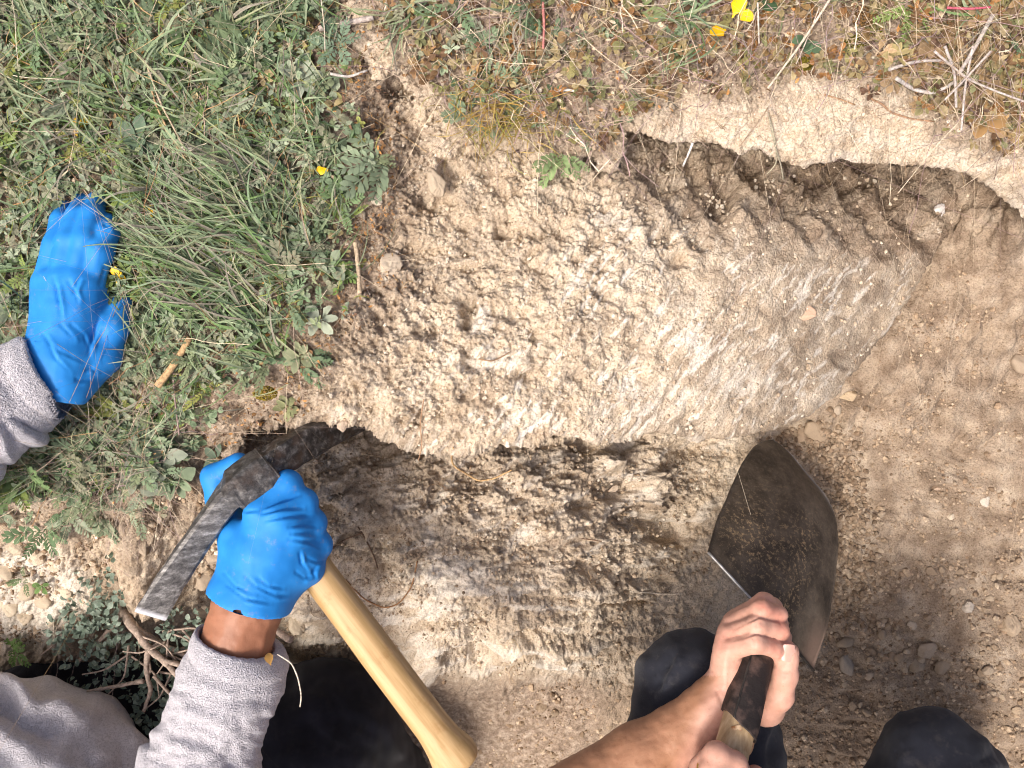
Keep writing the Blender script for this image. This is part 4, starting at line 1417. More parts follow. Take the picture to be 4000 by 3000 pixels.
V, fs = loft(section_loft(WEDGE, 10, 4, 15, 3, .12, 323))
link('wedge', mesh_np('wedge', V, fs), simple_mat('split_wood', (.20, .075, .025), (.52, .33, .19), 160, .7), shovel)
V, fs = loft(section_loft([(2874, 2832, .0375, .0045, .0012), (2880, 2848, .039, .0052, .0016), (2884, 2862, .040, .0030, .001)], 8, 3, 0, 3, .15, 324))
link('splinter', mesh_np('splinter', V, fs), simple_mat('pale_splinter', (.30, .13, .05), (.62, .45, .28), 200, .7), shovel)

# ------------------------------------------------------------------ plant parts as templates
def rotm(yaw, pitch, roll):
    cy, sy, cp, sp, cr, sr = np.cos(yaw), np.sin(yaw), np.cos(pitch), np.sin(pitch), np.cos(roll), np.sin(roll)
    o = np.zeros_like(yaw)
    Z = np.stack([np.stack([cy, -sy, o], -1), np.stack([sy, cy, o], -1), np.stack([o, o, o + 1], -1)], -2)
    Y = np.stack([np.stack([cp, o, -sp], -1), np.stack([o, o + 1, o], -1), np.stack([sp, o, cp], -1)], -2)
    X = np.stack([np.stack([o + 1, o, o], -1), np.stack([o, cr, -sr], -1), np.stack([o, sr, cr], -1)], -2)
    return Z @ Y @ X


class Heap:
    """many copies of templates joined into one mesh, each with its own colour"""
    def __init__(self):
        self.v, self.f, self.c, self.n = [], {}, [], 0

    def add(self, tpl, pos, yaw, pitch, roll, scale, col):
        tv, tf, tc = tpl
        m, k = len(pos), len(tv)
        if m == 0:
            return
        scale = np.asarray(scale, float)
        if scale.ndim == 1:
            scale = np.repeat(scale[:, None], 3, 1)
        v = np.einsum('mij,mkj->mki', rotm(np.asarray(yaw, float), np.asarray(pitch, float), np.asarray(roll, float)), tv[None] * scale[:, None, :]) + np.asarray(pos)[:, None, :]
        self.v.append(v.reshape(-1, 3))
        c = np.asarray(col)[:, None, :] * tc[None, :, None]
        self.c.append(c.reshape(-1, 3))
        off = self.n + np.arange(m)[:, None, None] * k
        for f in tf:
            self.f.setdefault(f.shape[1], []).append((f[None] + off).reshape(-1, f.shape[1]))
        self.n += m * k

    def build(self, name, mat, smooth=True, **kw):
        me = mesh_np(name, np.concatenate(self.v), [np.concatenate(x) for x in self.f.values()], smooth)
        set_col(me, np.clip(np.concatenate(self.c), 0, 1))
        return link(name, me, mat, **kw)


def leaf_tpl(width, tipw, droop, fold, stalk=0.12, lobes=0, seed=0):
    """blade along +x, 1 long; paler rim and midrib as many of these downy leaves have"""
    r = np.random.default_rng(seed)
    ts = np.array([0, .16, .42, .70, .90, 1.0])
    w = width * np.array([.06, .26, .90, 1.0 * tipw, .62 * tipw, .08])
    if lobes:
        w = w * (1 + .22 * np.cos(np.arange(6) * 2.7))
    V, C = [], []
    for i, t in enumerate(ts):
        z = .22 * t - droop * t * t + .02 * r.normal()
        V += [(t, w[i] / 2, z + fold * w[i] + .015 * r.normal()), (t, 0, z), (t, -w[i] / 2, z + fold * w[i] + .015 * r.normal())]
        C += [1.14, .92, 1.14]
    F = []
    for i in range(len(ts) - 1):
        a = i * 3
        F += [(a, a + 1, a + 4, a + 3), (a + 1, a + 2, a + 5, a + 4)]
    return np.array(V), [np.array(F)], np.array(C)


def blade_tpl(bend, curl, width=.03, seed=0):
    n = 9
    V, C = [], []
    for i in range(n):
        t = i / (n - 1)
        w = width * (1 - t ** 2.2) * (.6 + .4 * min(1, t * 5)) + .001
        z = bend * math.sin(t * math.pi * .62) - curl * t ** 3
        y = .12 * math.sin(seed * 1.7 + t * 2.2) * t
        V += [(t, y + w / 2, z + w * .25), (t, y, z), (t, y - w / 2, z + w * .25)]
        C += [1.1 - .15 * t, .85, 1.1 - .15 * t]
    F = []
    for i in range(n - 1):
        a = i * 3
        F += [(a, a + 1, a + 4, a + 3), (a + 1, a + 2, a + 5, a + 4)]
    return np.array(V), [np.array(F)], np.array(C)


def straw_tpl(seed):
    r = np.random.default_rng(seed + 90)
    n = 6
    bend = np.cumsum(np.cumsum(r.normal(0, .35, n)))
    V, C = [], []
    for i in range(n):
        t = i / (n - 1)
        z, y = .16 * math.sin(t * 2.6) + .03 * r.normal(), 0
        z2 = bend[i]
        V += [(t, .015 + z2, z + .006), (t, -.015 + z2, z)]
        C += [1.1, .85]
    F = [(2 * i, 2 * i + 1, 2 * i + 3, 2 * i + 2) for i in range(n - 1)]
    return np.array(V), [np.array(F)], np.array(C)


def pinnate_tpl(pairs, width, droop, seed, toothed=False):
    r = np.random.default_rng(seed)
    V, C, F = [], [], []

    def z(t):
        return .30 * t - droop * t * t
    for i in range(6):
        t = i / 5
        V += [(t, .012, z(t)), (t, -.012, z(t))]
        C += [1.1, 1.1]
    for i in range(5):
        F.append((2 * i, 2 * i + 1, 2 * i + 3, 2 * i + 2))
    for p in range(pairs):
        t = .18 + .76 * p / (pairs - 1)
        L = width * (.55 + .75 * math.sin(math.pi * (.18 + .72 * p / (pairs - 1)))) * r.uniform(.85, 1.1)
        for s in (-1, 1):
            b = len(V)
            a = math.radians(58 - 22 * t + r.uniform(-8, 8))
            dx, dy = math.cos(a), s * math.sin(a)
            nx, ny = -dy, dx
            for (l, w) in ((0, .03), (.35, .17), (.72, .24), (1.0, .05)):
                for q in (1, -1):
                    V.append((t + dx * L * l + nx * q * w * L * .9, dy * L * l + ny * q * w * L * .9, z(t) + .06 * l * L * 4 - .22 * L * l * l + r.normal() * .012 + (.03 * (q if toothed else 0)) * l))
                    C.append(1.12 if l > .3 else .85)
            for k in range(3):
                F.append((b + 2 * k, b + 2 * k + 1, b + 2 * k + 3, b + 2 * k + 2))
    return np.array(V), [np.array(F)], np.array(C)


def pebble_tpl(seed, flat=.75):
    r = np.random.default_rng(seed)
    t = (1 + 5 ** .5) / 2
    v = np.array([(-1, t, 0), (1, t, 0), (-1, -t, 0), (1, -t, 0), (0, -1, t), (0, 1, t), (0, -1, -t), (0, 1, -t), (t, 0, -1), (t, 0, 1), (-t, 0, -1), (-t, 0, 1)], float)
    v /= np.linalg.norm(v[0])
    v = v * r.uniform(.68, 1.18, (12, 1)) * np.array([1, .85, flat])
    f = np.array([(0, 11, 5), (0, 5, 1), (0, 1, 7), (0, 7, 10), (0, 10, 11), (1, 5, 9), (5, 11, 4), (11, 10, 2), (10, 7, 6), (7, 1, 8), (3, 9, 4), (3, 4, 2), (3, 2, 6), (3, 6, 8), (3, 8, 9), (4, 9, 5), (2, 4, 11), (6, 2, 10), (8, 6, 7), (9, 8, 1)])
    return v, [f], np.ones(12)


LEAVES = [leaf_tpl(.46, 1.0, .25, .10, .12, 0, 1), leaf_tpl(.55, 1.1, .4, .16, .12, 0, 2), leaf_tpl(.38, 1.25, .32, .12, .3, 0, 3), leaf_tpl(.50, .9, .05, .2, .1, 1, 4), leaf_tpl(.62, 1.15, .5, .05, .1, 0, 5)]
BLADES = [blade_tpl(.25, .2, .034, 1), blade_tpl(.4, .5, .028, 2), blade_tpl(.12, .1, .030, 3), blade_tpl(.3, .7, .026, 4), blade_tpl(.15, .35, .022, 5)]
STRAWS = [straw_tpl(i) for i in range(5)]
PINN = [pinnate_tpl(7, .20, .3, 1), pinnate_tpl(8, .24, .5, 2, True), pinnate_tpl(6, .26, .15, 3), pinnate_tpl(9, .16, .45, 4)]
PEB = [pebble_tpl(i, .55 + .06 * i) for i in range(7)]


def pick(n, accept, x0, x1, y0, y1, r):
    out = np.zeros((0, 2))
    while len(out) < n:
        q = np.stack([r.uniform(x0, x1, n * 2), r.uniform(y0, y1, n * 2)], 1)
        a = accept(q[:, 0], q[:, 1])
        out = np.concatenate([out, q[r.uniform(size=len(q)) < a]])
    return out[:n]


PXM = (CAM_H) / F_PX            # metres per photo pixel at turf level
GREY = np.array([[.23, .285, .175], [.18, .245, .14], [.30, .345, .235], [.13, .19, .10], [.22, .26, .14], [.26, .26, .17]])
GREEN = np.array([[.12, .19, .055], [.15, .23, .065], [.20, .26, .07], [.13, .195, .085], [.28, .30, .08]])
BROWN = np.array([[.28, .16, .075], [.20, .115, .06], [.36, .24, .12], [.17, .10, .065], [.40, .20, .07]])
OLIVE = np.array([[.28, .25, .10], [.34, .27, .13], [.22, .21, .085], [.40, .32, .17], [.24, .24, .11], [.30, .19, .08]])
STRAW = np.array([[.55, .45, .32], [.46, .36, .25], [.36, .27, .21], [.29, .215, .205], [.62, .53, .40]])
r5 = np.random.default_rng(77)


def cols(pal, n, var=.22):
    return pal[r5.integers(0, len(pal), n)] * r5.uniform(1 - var, 1 + var, (n, 1))


def on_ground(p, dz=0.0):
    return W(p[:, 0], p[:, 1], ground(p[:, 0], p[:, 1]) + dz)


def keep_hand(x, y):
    """no stems under the flat glove or the sleeve"""
    return (line_dist(x, y, [(240, 1400), (250, 1100), (320, 860)]) > 105) & (line_dist(x, y, [(-300, 1780), (0, 1560), (210, 1440)]) > 150) & (line_dist(x, y, [(380, 1400), (470, 1190)]) > 42)


def dens_left(x, y):
    d = field(turfL, x, y)
    return sstep(45, -190, d) ** 1.3 * np.where((dB_at(x, y) < 30) | (x < 900), 1, 0) * keep_hand(x, y) * (1 - .62 * sstep(-420, -90, d + 110 * perlin(x / 180, y / 180, 5)) * sstep(600, 1000, x))


def dB_at(x, y):
    return field(dB, x, y)


def dens_top(x, y):
    d = field(turfT, x, y)
    return sstep(30, -110, d) * (field(dT, x, y) < -4) * (1 - .7 * np.exp(-(((x - 3230) / 110) ** 2 + ((y - 130) / 130) ** 2)) - .3 * np.exp(-(((x - 3080) / 160) ** 2 + ((y - 230) / 70) ** 2)))


# --- low leafy ground cover
cover = Heap()


def rosettes(n, dens, box, pal, lmin, lmax, k0, k1, z0, z1, tpls, pit=(.0, .9), fade=None):
    C = pick(n, dens, *box, r5)
    which = r5.integers(0, len(tpls), len(C))
    for ti, tp in enumerate(tpls):
        sel = C[which == ti]
        if not len(sel):
            continue
        k = r5.integers(k0, k1 + 1, len(sel))
        c = np.repeat(sel, k, 0)
        base = np.repeat(cols(pal, len(sel)), k, 0) * r5.uniform(.8, 1.2, (len(c), 1))
        yaw = np.repeat(r5.uniform(0, 6.28, len(sel)), k) + r5.uniform(0, 6.28, len(c))
        L = r5.uniform(lmin, lmax, len(c)) * PXM
        h = np.repeat(r5.uniform(z0, z1, len(sel)), k)
        P = W(c[:, 0] + r5.normal(0, 5, len(c)), c[:, 1] + r5.normal(0, 5, len(c)), ground(c[:, 0], c[:, 1]) + h)
        cover.add(tp, P, yaw, r5.uniform(*pit, len(c)) * r5.uniform(.2, 1, len(c)), r5.normal(0, .4, len(c)), np.stack([L, L * r5.uniform(.7, 1.15, len(c)), L], 1), base)


LB = (-420, 1560, -420, 2060)
TB = (1380, 4420, -420, 680)
grey_zone = lambda x, y: dens_left(x, y) * np.clip(.65 + 1.1 * perlin(x / 260, y / 220, 61), .05, 1)
green_zone = lambda x, y: dens_left(x, y) * np.clip(.45 - 1.2 * perlin(x / 260, y / 220, 61), .02, 1)
rosettes(2900, grey_zone, LB, GREY, 15, 36, 5, 9, .001, .018, LEAVES)
rosettes(900, green_zone, LB, GREEN, 14, 28, 4, 8, .001, .015, LEAVES[:3])
rosettes(150, dens_left, LB, GREY * .92, 60, 130, 3, 6, .003, .012, PINN, (.05, .7))
rosettes(70, green_zone, LB, GREEN * 1.0, 60, 130, 3, 5, .003, .012, PINN, (.05, .7))
rosettes(260, lambda x, y: dens_left(x, y) * sstep(700, 1250, x), LB, np.concatenate([GREY, OLIVE]), 20, 46, 4, 8, .0, .010, LEAVES)
right_half = lambda x, y: dens_top(x, y) * np.clip(.35 + .9 * sstep(2300, 3900, x) + .5 * perlin(x / 170, y / 140, 63), .05, 1)
rosettes(1500, right_half, TB, np.concatenate([OLIVE, BROWN * .85]) * .85, 18, 40, 4, 8, .0, .016, LEAVES)
rosettes(230, lambda x, y: dens_top(x, y) * sstep(2900, 1700, x), TB, np.concatenate([GREY, OLIVE]) * .95, 18, 40, 4, 7, .0, .010, LEAVES)
rosettes(40, lambda x, y: dens_top(x, y) * sstep(3300, 1500, x), TB, GREY, 60, 110, 2, 4, .002, .010, PINN, (.05, .6))
rosettes(420, lambda x, y: dens_top(x, y) * sstep(3300, 3800, x), TB, np.array([[.27, .18, .09], [.32, .22, .12], [.21, .14, .075], [.29, .23, .125]]), 28, 56, 4, 7, .0, .016, LEAVES)
# sparse seedlings on the lower-left slope
slope = lambda x, y: sstep(2150, 1750, y) * sstep(900, 500, x) * np.clip(perlin(x / 120, y / 90, 66) + .15, 0, 1) * keep_hand(x, y)
rosettes(120, slope, (-300, 900, 1650, 2200), GREY, 24, 50, 4, 8, .0, .010, LEAVES)
rosettes(60, slope, (-300, 900, 1650, 2250), GREY * .9, 60, 120, 3, 5, .002, .010, PINN, (.05, .6))
cover.build('ground_cover', M_LEAF, label='low grey-green herb leaves covering the turf around the dug bank', cat='ground cover', kind='stuff')

# --- grass
grass = Heap()


def blades(P, yaw, L, col, pit=(.0, .5), wide=1.0, z=(0, .008)):
    which = r5.integers(0, len(BLADES), len(P))
    for i, tp in enumerate(BLADES):
        s = which == i
        n = s.sum()
        Lm = L[s] * PXM
        wd = np.clip(wide * r5.uniform(.0015, .0030, n) / (.03 * Lm), .3, 4)
        Q = W(P[s, 0], P[s, 1], ground(P[s, 0], P[s, 1]) + r5.uniform(*z, n))
        grass.add(tp, Q, yaw[s], r5.uniform(*pit, n), r5.normal(0, .6, n), np.stack([Lm, Lm * wd, Lm], 1), col[s])


# leaning tufts: (root px, root py, mean direction deg, spread, count, length)
TUFTS = [(1000, 840, 155, 22, 34, 420), (930, 930, 160, 25, 30, 400), (1080, 960, 150, 28, 26, 380), (860, 1100, 158, 24, 34, 360), (930, 1180, 165, 28, 30, 330), (1010, 1250, 150, 30, 26, 300), (800, 1230, 140, 30, 26, 280),
         (1000, 640, 165, 30, 22, 330), (1130, 760, 170, 32, 22, 330), (880, 720, 20, 40, 14, 260), (1150, 1080, 160, 30, 24, 300), (1060, 1380, 140, 40, 18, 240), (720, 900, 160, 30, 22, 300), (640, 720, 170, 40, 16, 280),
         (340, 260, 150, 45, 16, 260), (160, 120, 160, 45, 16, 260), (620, 240, 35, 40, 16, 280), (900, 300, 150, 40, 16, 280), (900, 120, 70, 35, 14, 260), (500, 420, 145, 40, 16, 280), (180, 480, 20, 45, 12, 240), (1180, 420, 40, 40, 14, 220), (1300, 560, 200, 40, 14, 220), (760, 480, 170, 35, 18, 300),
         (690, 1010, 150, 20, 20, 330), (900, 860, 200, 25, 16, 300), (60, 640, 10, 35, 12, 220), (120, 880, 40, 40, 10, 200), (1250, 900, 150, 40, 14, 240), (40, 320, 330, 25, 10, 260),
         (2080, 40, 250, 18, 7, 230), (2010, 10, 210, 30, 7, 200), (2620, 70, 20, 40, 12, 260), (2720, 140, 190, 40, 10, 260), (3850, 80, 215, 30, 8, 240), (1560, 60, 230, 40, 12, 200), (1700, 80, 200, 40, 8, 160)]
GRASSC = np.array([[.24, .31, .17], [.17, .27, .10], [.30, .36, .22], [.20, .28, .16], [.33, .35, .20], [.30, .27, .21]])
for (tx, ty, dr, sp, n, L) in TUFTS:
    p = np.stack([tx + r5.normal(0, 26, n), ty + r5.normal(0, 22, n)], 1)
    n = int(n * 1.25)
    p = np.stack([tx + r5.normal(0, 34, n), ty + r5.normal(0, 28, n)], 1)
    blades(p, np.radians(dr + r5.normal(0, sp, n)), L * r5.uniform(.45, 1.1, n), cols(GRASSC, n, .15), (.02, .45), 1.0, (.004, .014))
p = pick(1900, lambda x, y: dens_left(x, y) * np.clip(.4 + perlin(x / 200, y / 170, 71), .03, 1), *LB, r5)
n = len(p)
blades(p, np.radians(155 + r5.normal(0, 70, n)), r5.uniform(60, 250, n), cols(GRASSC, n, .2), (.0, .6), .75, (.002, .014))
p = pick(1700, lambda x, y: dens_left(x, y) * np.clip(.2 - perlin(x / 200, y / 170, 71), .03, 1), *LB, r5)
n = len(p)
blades(p, r5.uniform(0, 6.28, n), r5.uniform(40, 130, n), cols(np.array([[.26, .30, .06], [.20, .27, .07], [.34, .33, .09]]), n, .2), (.1, .9), .4)
p = pick(380, dens_top, *TB, r5)
n = len(p)
blades(p, r5.uniform(0, 6.28, n), r5.uniform(50, 170, n), cols(np.array([[.17, .20, .10], [.24, .22, .13], [.20, .19, .15]]), n, .2), (.0, .5), .55)
# yellowing tuft hanging over the turf edge
n = 170
p = np.stack([r5.normal(1960, 110, n), r5.normal(450, 60, n)], 1)
blades(p, np.radians(r5.choice([230, 280, 320, 200], n) + r5.normal(0, 30, n)), r5.uniform(60, 200, n), cols(np.array([[.46, .29, .075], [.50, .36, .13], [.36, .27, .07], [.30, .29, .07]]), n, .2), (-.1, .4), .45, (.002, .016))
n = 90
p = np.stack([r5.normal(1960, 60, n), r5.normal(290, 50, n)], 1)
blades(p, r5.uniform(0, 6.28, n), r5.uniform(50, 160, n), cols(np.array([[.42, .24, .09], [.50, .36, .16], [.36, .20, .10]]), n, .2), (-.1, .5), .45)
grass.build('grass', M_LEAF, label='grey-green grass blades leaning left across the turf', cat='grass', kind='stuff')

# --- dry litter: dead leaves, straw and wiry stems
litter = Heap()
for (n, dens, box, pal, l0, l1) in ((3400, dens_left, LB, np.concatenate([BROWN * 1.3, STRAW[:2]]), 12, 34), (3200, dens_top, TB, np.concatenate([BROWN * 1.35, STRAW[:3], STRAW[:2]]), 10, 32), (700, lambda x, y: sstep(120, -40, field(turfL, x, y)) * (x > 700) * sstep(-60, 0, field(turfL, x, y)), (700, 1900, 0, 1750), BROWN, 8, 24)):
    p = pick(n, dens, *box, r5)
    tp = LEAVES[0]
    L = r5.uniform(l0, l1, n) * PXM
    litter.add(tp, on_ground(p, r5.uniform(.0, .011, n)), r5.uniform(0, 6.28, n), r5.normal(0, .4, n), r5.normal(0, .9, n), np.stack([L, L * r5.uniform(.5, 1.2, n), L], 1), cols(pal, n, .25))
for (n, dens, box, pal, l0, l1) in ((1300, dens_left, LB, np.concatenate([STRAW, BROWN[:3] * 1.2]), 40, 190), (1900, dens_top, TB, np.concatenate([STRAW, STRAW[:1], [[.33, .22, .22]]]), 40, 210), (600, slope, (-300, 1000, 1650, 2250), STRAW, 30, 140)):
    p = pick(n, dens, *box, r5)
    L = r5.uniform(l0, l1, n)
    Lm = L * PXM
    which = r5.integers(0, 5, n)
    for i, tp in enumerate(STRAWS):
        s = which == i
        litter.add(tp, on_ground(p[s], r5.uniform(0.001, .016, s.sum())), r5.uniform(0, 6.28, s.sum()), r5.normal(.05, .15, s.sum()), r5.normal(0, .6, s.sum()),
                   np.stack([Lm[s], np.clip(r5.uniform(.0007, .0014, s.sum()) / .03, 0, None), Lm[s] * .5], 1), cols(pal, s.sum(), .2))
litter.build('dry_litter', M_TWIG, label='dead brown leaves, straw and wiry dry stems on the turf', cat='litter', kind='stuff')

# ------------------------------------------------------------------ loose earth
grav = Heap()


def pebbles(heap, p, rpx, col, sink=.25):
    z = ground(p[:, 0], p[:, 1])
    sc = rpx * (CAM_H - z) / F_PX
    P = W(p[:, 0], p[:, 1], z + sc * (.55 - sink))
    n = len(p)
    which = r5.integers(0, len(PEB), n)
    for i, tp in enumerate(PEB):
        s = which == i
        heap.add(tp, P[s], r5.uniform(0, 6.28, s.sum()), r5.normal(0, .5, s.sum()), r5.normal(0, .5, s.sum()), sc[s], col[s])


EARTH = np.array([[.35, .255, .17], [.40, .30, .205], [.29, .205, .135], [.45, .35, .25], [.36, .27, .185], [.25, .175, .115]])
CREAM = np.array([[.60, .485, .355], [.66, .55, .42], [.52, .40, .285], [.70, .61, .49]])


def d_floor(x, y):
    f = field(floor_r, x, y) * (field(dB, x, y) > 15)
    band = np.clip(.25 + 1.3 * perlin(x / 260 + .3 * y / 260, y / 110, 81) + .55 * sstep(1900, 2500, y), .03, 1)
    low = sstep(2630, 2700, y) * (x > 1000)
    return np.maximum(f * band * sstep(1000, 1250, y + .2 * (x - 3800)), low * .8)


FB = (1200, 4300, 900, 3250)
p = pick(11500, d_floor, *FB, r5)
pebbles(grav, p, 3.0 + 6.5 * r5.uniform(size=len(p)) ** 2.2, cols(EARTH, len(p), .18))
p = pick(1000, lambda x, y: d_floor(x, y) * (.35 + .65 * sstep(2000, 2450, y)), *FB, r5)
pebbles(grav, p, 9 + 10 * r5.uniform(size=len(p)) ** 2, cols(EARTH, len(p), .15))
p = pick(1600, lambda x, y: np.exp(-((line_dist(x, y, [(3060, 1680), (3250, 1750), (3330, 2000), (3330, 2350)]) / 80) ** 2)) * (field(dB, x, y) > 20), 2950, 3500, 1600, 2500, r5)
pebbles(grav, p, 5 + 12 * r5.uniform(size=len(p)) ** 2, cols(EARTH * .85, len(p), .2))
p = pick(2600, lambda x, y: sstep(1250, 1000, x) * sstep(1750, 1950, y) * sstep(2600, 2450, y) * np.clip(.3 + perlin(x / 110, y / 90, 83), 0, 1), -200, 1250, 1700, 2600, r5)
pebbles(grav, p, 4 + 14 * r5.uniform(size=len(p)) ** 2.5, cols(np.concatenate([EARTH, CREAM[:2]]), len(p), .15))
grav.build('gravel', M_STONE, False, label='loose tan earth crumbs strewn over the trench floor', cat='gravel', kind='stuff')

crumb = Heap()
blockd = lambda x, y: (field(dB, x, y) < -14) * (field(dT, x, y) > 20) * (1 - .7 * field(smearB, x, y)) * (field(turfL, x, y) > -30) * np.clip(.35 + .9 * perlin(x / 110, y / 100, 85), .05, 1) * (1 - .6 * sstep(2600, 3100, x + .5 * (y - 1000)))
p = pick(3600, blockd, 1050, 3850, 250, 1800, r5)
c = cols(CREAM, len(p), .12) * (1 - .28 * sstep(160, -40, field(turfL, p[:, 0], p[:, 1]))[:, None])
pebbles(crumb, p, 3.0 + 9 * r5.uniform(size=len(p)) ** 2.4, c * .80, .55)
walld = lambda x, y: field(wall, x, y) * (field(dB, x, y) > 25) * (1 - .75 * field(smear_sunF, x, y)) * np.clip(.3 + .9 * perlin(x / 100, y / 80, 86), .03, 1)
p = pick(3200, walld, 1050, 2950, 1700, 2700, r5)
pebbles(crumb, p, 3.0 + 9 * r5.uniform(size=len(p)) ** 2.6, cols(np.concatenate([CREAM, EARTH[:2], EARTH[3:4]]) * .9, len(p), .12) * .9, .5)
ledged = lambda x, y: (field(dT, x, y) < -8) * sstep(-60, 20, field(turfT, x, y))
p = pick(1500, ledged, 1400, 4200, 100, 900, r5)
pebbles(crumb, p, 2.5 + 6 * r5.uniform(size=len(p)) ** 2.6, cols(CREAM * .88, len(p), .1), .5)
p = pick(2200, lambda x, y: dens_top(x, y) + .6 * dens_left(x, y) * (x > 800), 800, 4200, -100, 1700, r5)
pebbles(crumb, p, 4 + 10 * r5.uniform(size=len(p)) ** 2.5, cols(np.concatenate([CREAM, EARTH]), len(p), .15))
crumb.build('soil_crumbs', M_STONE, False, label='cream crumbs of dug soil clinging to the bank', cat='crumbs', kind='stuff')

# hair-thin rootlets hanging out of the cut earth
fib = Heap()


def fibre_tpl(seed):
    r = np.random.default_rng(seed)
    n = 7
    t = np.linspace(0, 1, n)
    y = np.cumsum(r.normal(0, .09, n))
    y -= y[0]
    z = .07 * np.sin(t * 3.0) + np.cumsum(r.normal(0, .012, n))
    C = np.stack([t, y, z], 1)
    R = tube_world(C, .010 * (1 - .6 * t), 3)
    V, fs = loft(R, False)
    return V, fs, np.ones(len(V))


FIB = [fibre_tpl(i) for i in range(8)]
FIBC = np.array([[.20, .12, .065], [.30, .185, .10], [.42, .28, .15], [.13, .085, .055], [.50, .36, .20]])
for (n, dens, box, l0, l1, w) in ((1100, blockd, (1050, 3850, 250, 1800), 14, 70, 1.0), (700, walld, (1050, 2950, 1700, 2700), 16, 90, 1.1), (900, lambda x, y: sstep(170, 0, field(turfL, x, y)) * (field(dB, x, y) < -10) * (x > 700), (700, 2100, 200, 1750), 20, 110, 1.1), (260, ledged, (2300, 4100, 200, 800), 20, 100, 1.1)):
    p = pick(n, dens, *box, r5)
    which = r5.integers(0, len(FIB), n)
    for i, tp in enumerate(FIB):
        s = which == i
        m = s.sum()
        z = ground(p[s, 0], p[s, 1])
        L = r5.uniform(l0, l1, m) * (CAM_H - z) / F_PX
        fib.add(tp, W(p[s, 0], p[s, 1], z + .0012), r5.uniform(0, 6.28, m), r5.normal(0, .12, m), r5.normal(0, .5, m), np.stack([L, np.maximum(L, .010) * w, np.maximum(L, .012)], 1), cols(FIBC, m, .2))
fib.build('rootlets', M_TWIG, label='fine brown rootlets poking out of the freshly cut earth', cat='rootlets', kind='stuff')

# ------------------------------------------------------------------ single plants, each with its leaves
def leaf_mesh(name, tpl, col):
    me = mesh_np(name, tpl[0], tpl[1])
    set_col(me, np.clip(np.array(col)[None] * tpl[2][:, None], 0, 1))
    me.materials.append(M_LEAF)
    return me


LM = {}


def lm(kind, i, col):
    key = (kind, i, tuple(np.round(col, 3)))
    if key not in LM:
        LM[key] = leaf_mesh('leaf', (LEAVES if kind == 'o' else PINN)[i], col)
    return LM[key]


rp = random.Random(9)


def plant(name, px, py, kind, n, L0, L1, col, label, cat='plant', dz=.006, face=None, spread=180, pit=(.05, .7), group=None, stem=True):
    z = float(ground(px, py)) + dz
    root = link(name, None, label=label, cat=cat, group=group)
    root.location = W(px, py, z - dz)
    if stem:
        me = mesh_np('stem', *loft(tube_world([(0, 0, -.004), (.001, .001, dz * .6), (0, .001, dz + .003)], [.0016, .0013, .0009], 6)))
        set_col(me, np.tile(np.array([.22, .16, .09]), (len(me.vertices), 1)))
        link('stem', me, M_TWIG, root)
    for k in range(n):
        a = (2 * math.pi * k / n + rp.uniform(-.3, .3)) if face is None else math.radians(face + spread * (k / max(1, n - 1) - .5) + rp.uniform(-8, 8))
        i = rp.randrange(5 if kind == 'o' else 4)
        v = rp.choice((.88, 1.0, 1.14))
        o = link('leaf', lm(kind, i, np.array(col) * v), None, root)
        L = rp.uniform(L0, L1) * PXM
        o.location = (rp.uniform(-.001, .001), rp.uniform(-.001, .001), dz + rp.uniform(-.001, .003))
        o.rotation_euler = (rp.uniform(-.4, .4), -rp.uniform(*pit), a)
        o.scale = (L, L * rp.uniform(.8, 1.1), L)
    return root


G1, G2, G3, G4 = (.28, .33, .22), (.23, .29, .18), (.35, .39, .29), (.16, .24, .10)
plant('herb', 1500, 640, 'p', 5, 170, 230, G2, 'large feathery grey-green herb spreading at the turf edge beside bare soil', face=200, spread=120)
plant('herb', 2190, 610, 'p', 5, 110, 150, (.22, .30, .13), 'small pale green feathery sprig drooping over the bare cut edge', face=270, spread=110)
plant('herb', 2500, 60, 'o', 3, 100, 130, (.21, .26, .11), 'broad rounded green leaves with pink stalks at the top edge', face=60, spread=140)
plant('herb', 2960, 40, 'o', 4, 55, 75, (.07, .13, .06), 'small dark green round-leaved seedling below the yellow leaf', face=100, spread=200)
plant('herb', 3140, 170, 'o', 4, 60, 90, (.09, .15, .08), 'dark green narrow-leaved seedling beside the olive moss', face=260, spread=120)
plant('herb', 3540, 40, 'p', 4, 110, 160, (.22, .30, .09), 'bright green toothed leaves right of the brown moss', face=280, spread=160)
plant('herb', 3960, 190, 'p', 4, 80, 120, (.20, .30, .16), 'mint green feathery sprig at the right edge', face=190, spread=140)
plant('herb', 3900, 350, 'o', 8, 60, 95, (.36, .27, .12), 'tan and orange leafy rosette at the right edge of the turf')
plant('herb', 3820, 480, 'o', 7, 60, 90, (.40, .24, .10), 'orange brown rosette below the crossed grey stems')
plant('herb', 3960, 500, 'o', 8, 55, 85, (.34, .25, .11), 'olive brown rosette in the right corner of the turf ledge')
plant('herb', 3590, 420, 'o', 4, 40, 55, (.30, .27, .13), 'tiny olive two-leaved sprig alone on the bare cream ledge', face=260, spread=150)
plant('herb', 3480, 230, 'o', 6, 45, 60, (.37, .30, .14), 'tan rosette above the bare cream ledge')
plant('herb', 520, 1390, 'o', 6, 70, 105, G2, 'grey-green leafy herb right of the flat blue glove', face=40, spread=240)
plant('herb', 470, 1560, 'o', 7, 70, 110, G1, 'grey sage-like rosette just below the flat blue glove')
plant('herb', 560, 1680, 'p', 6, 110, 160, G2, 'feathery grey herb between the two gloves')
plant('herb', 650, 1770, 'o', 8, 70, 110, G3, 'pale grey-green broad-leaved sprig above the steel blade')
plant('herb', 560, 1860, 'o', 7, 70, 105, G3, 'pale downy leafy sprig hanging on the slope left of the thumb')
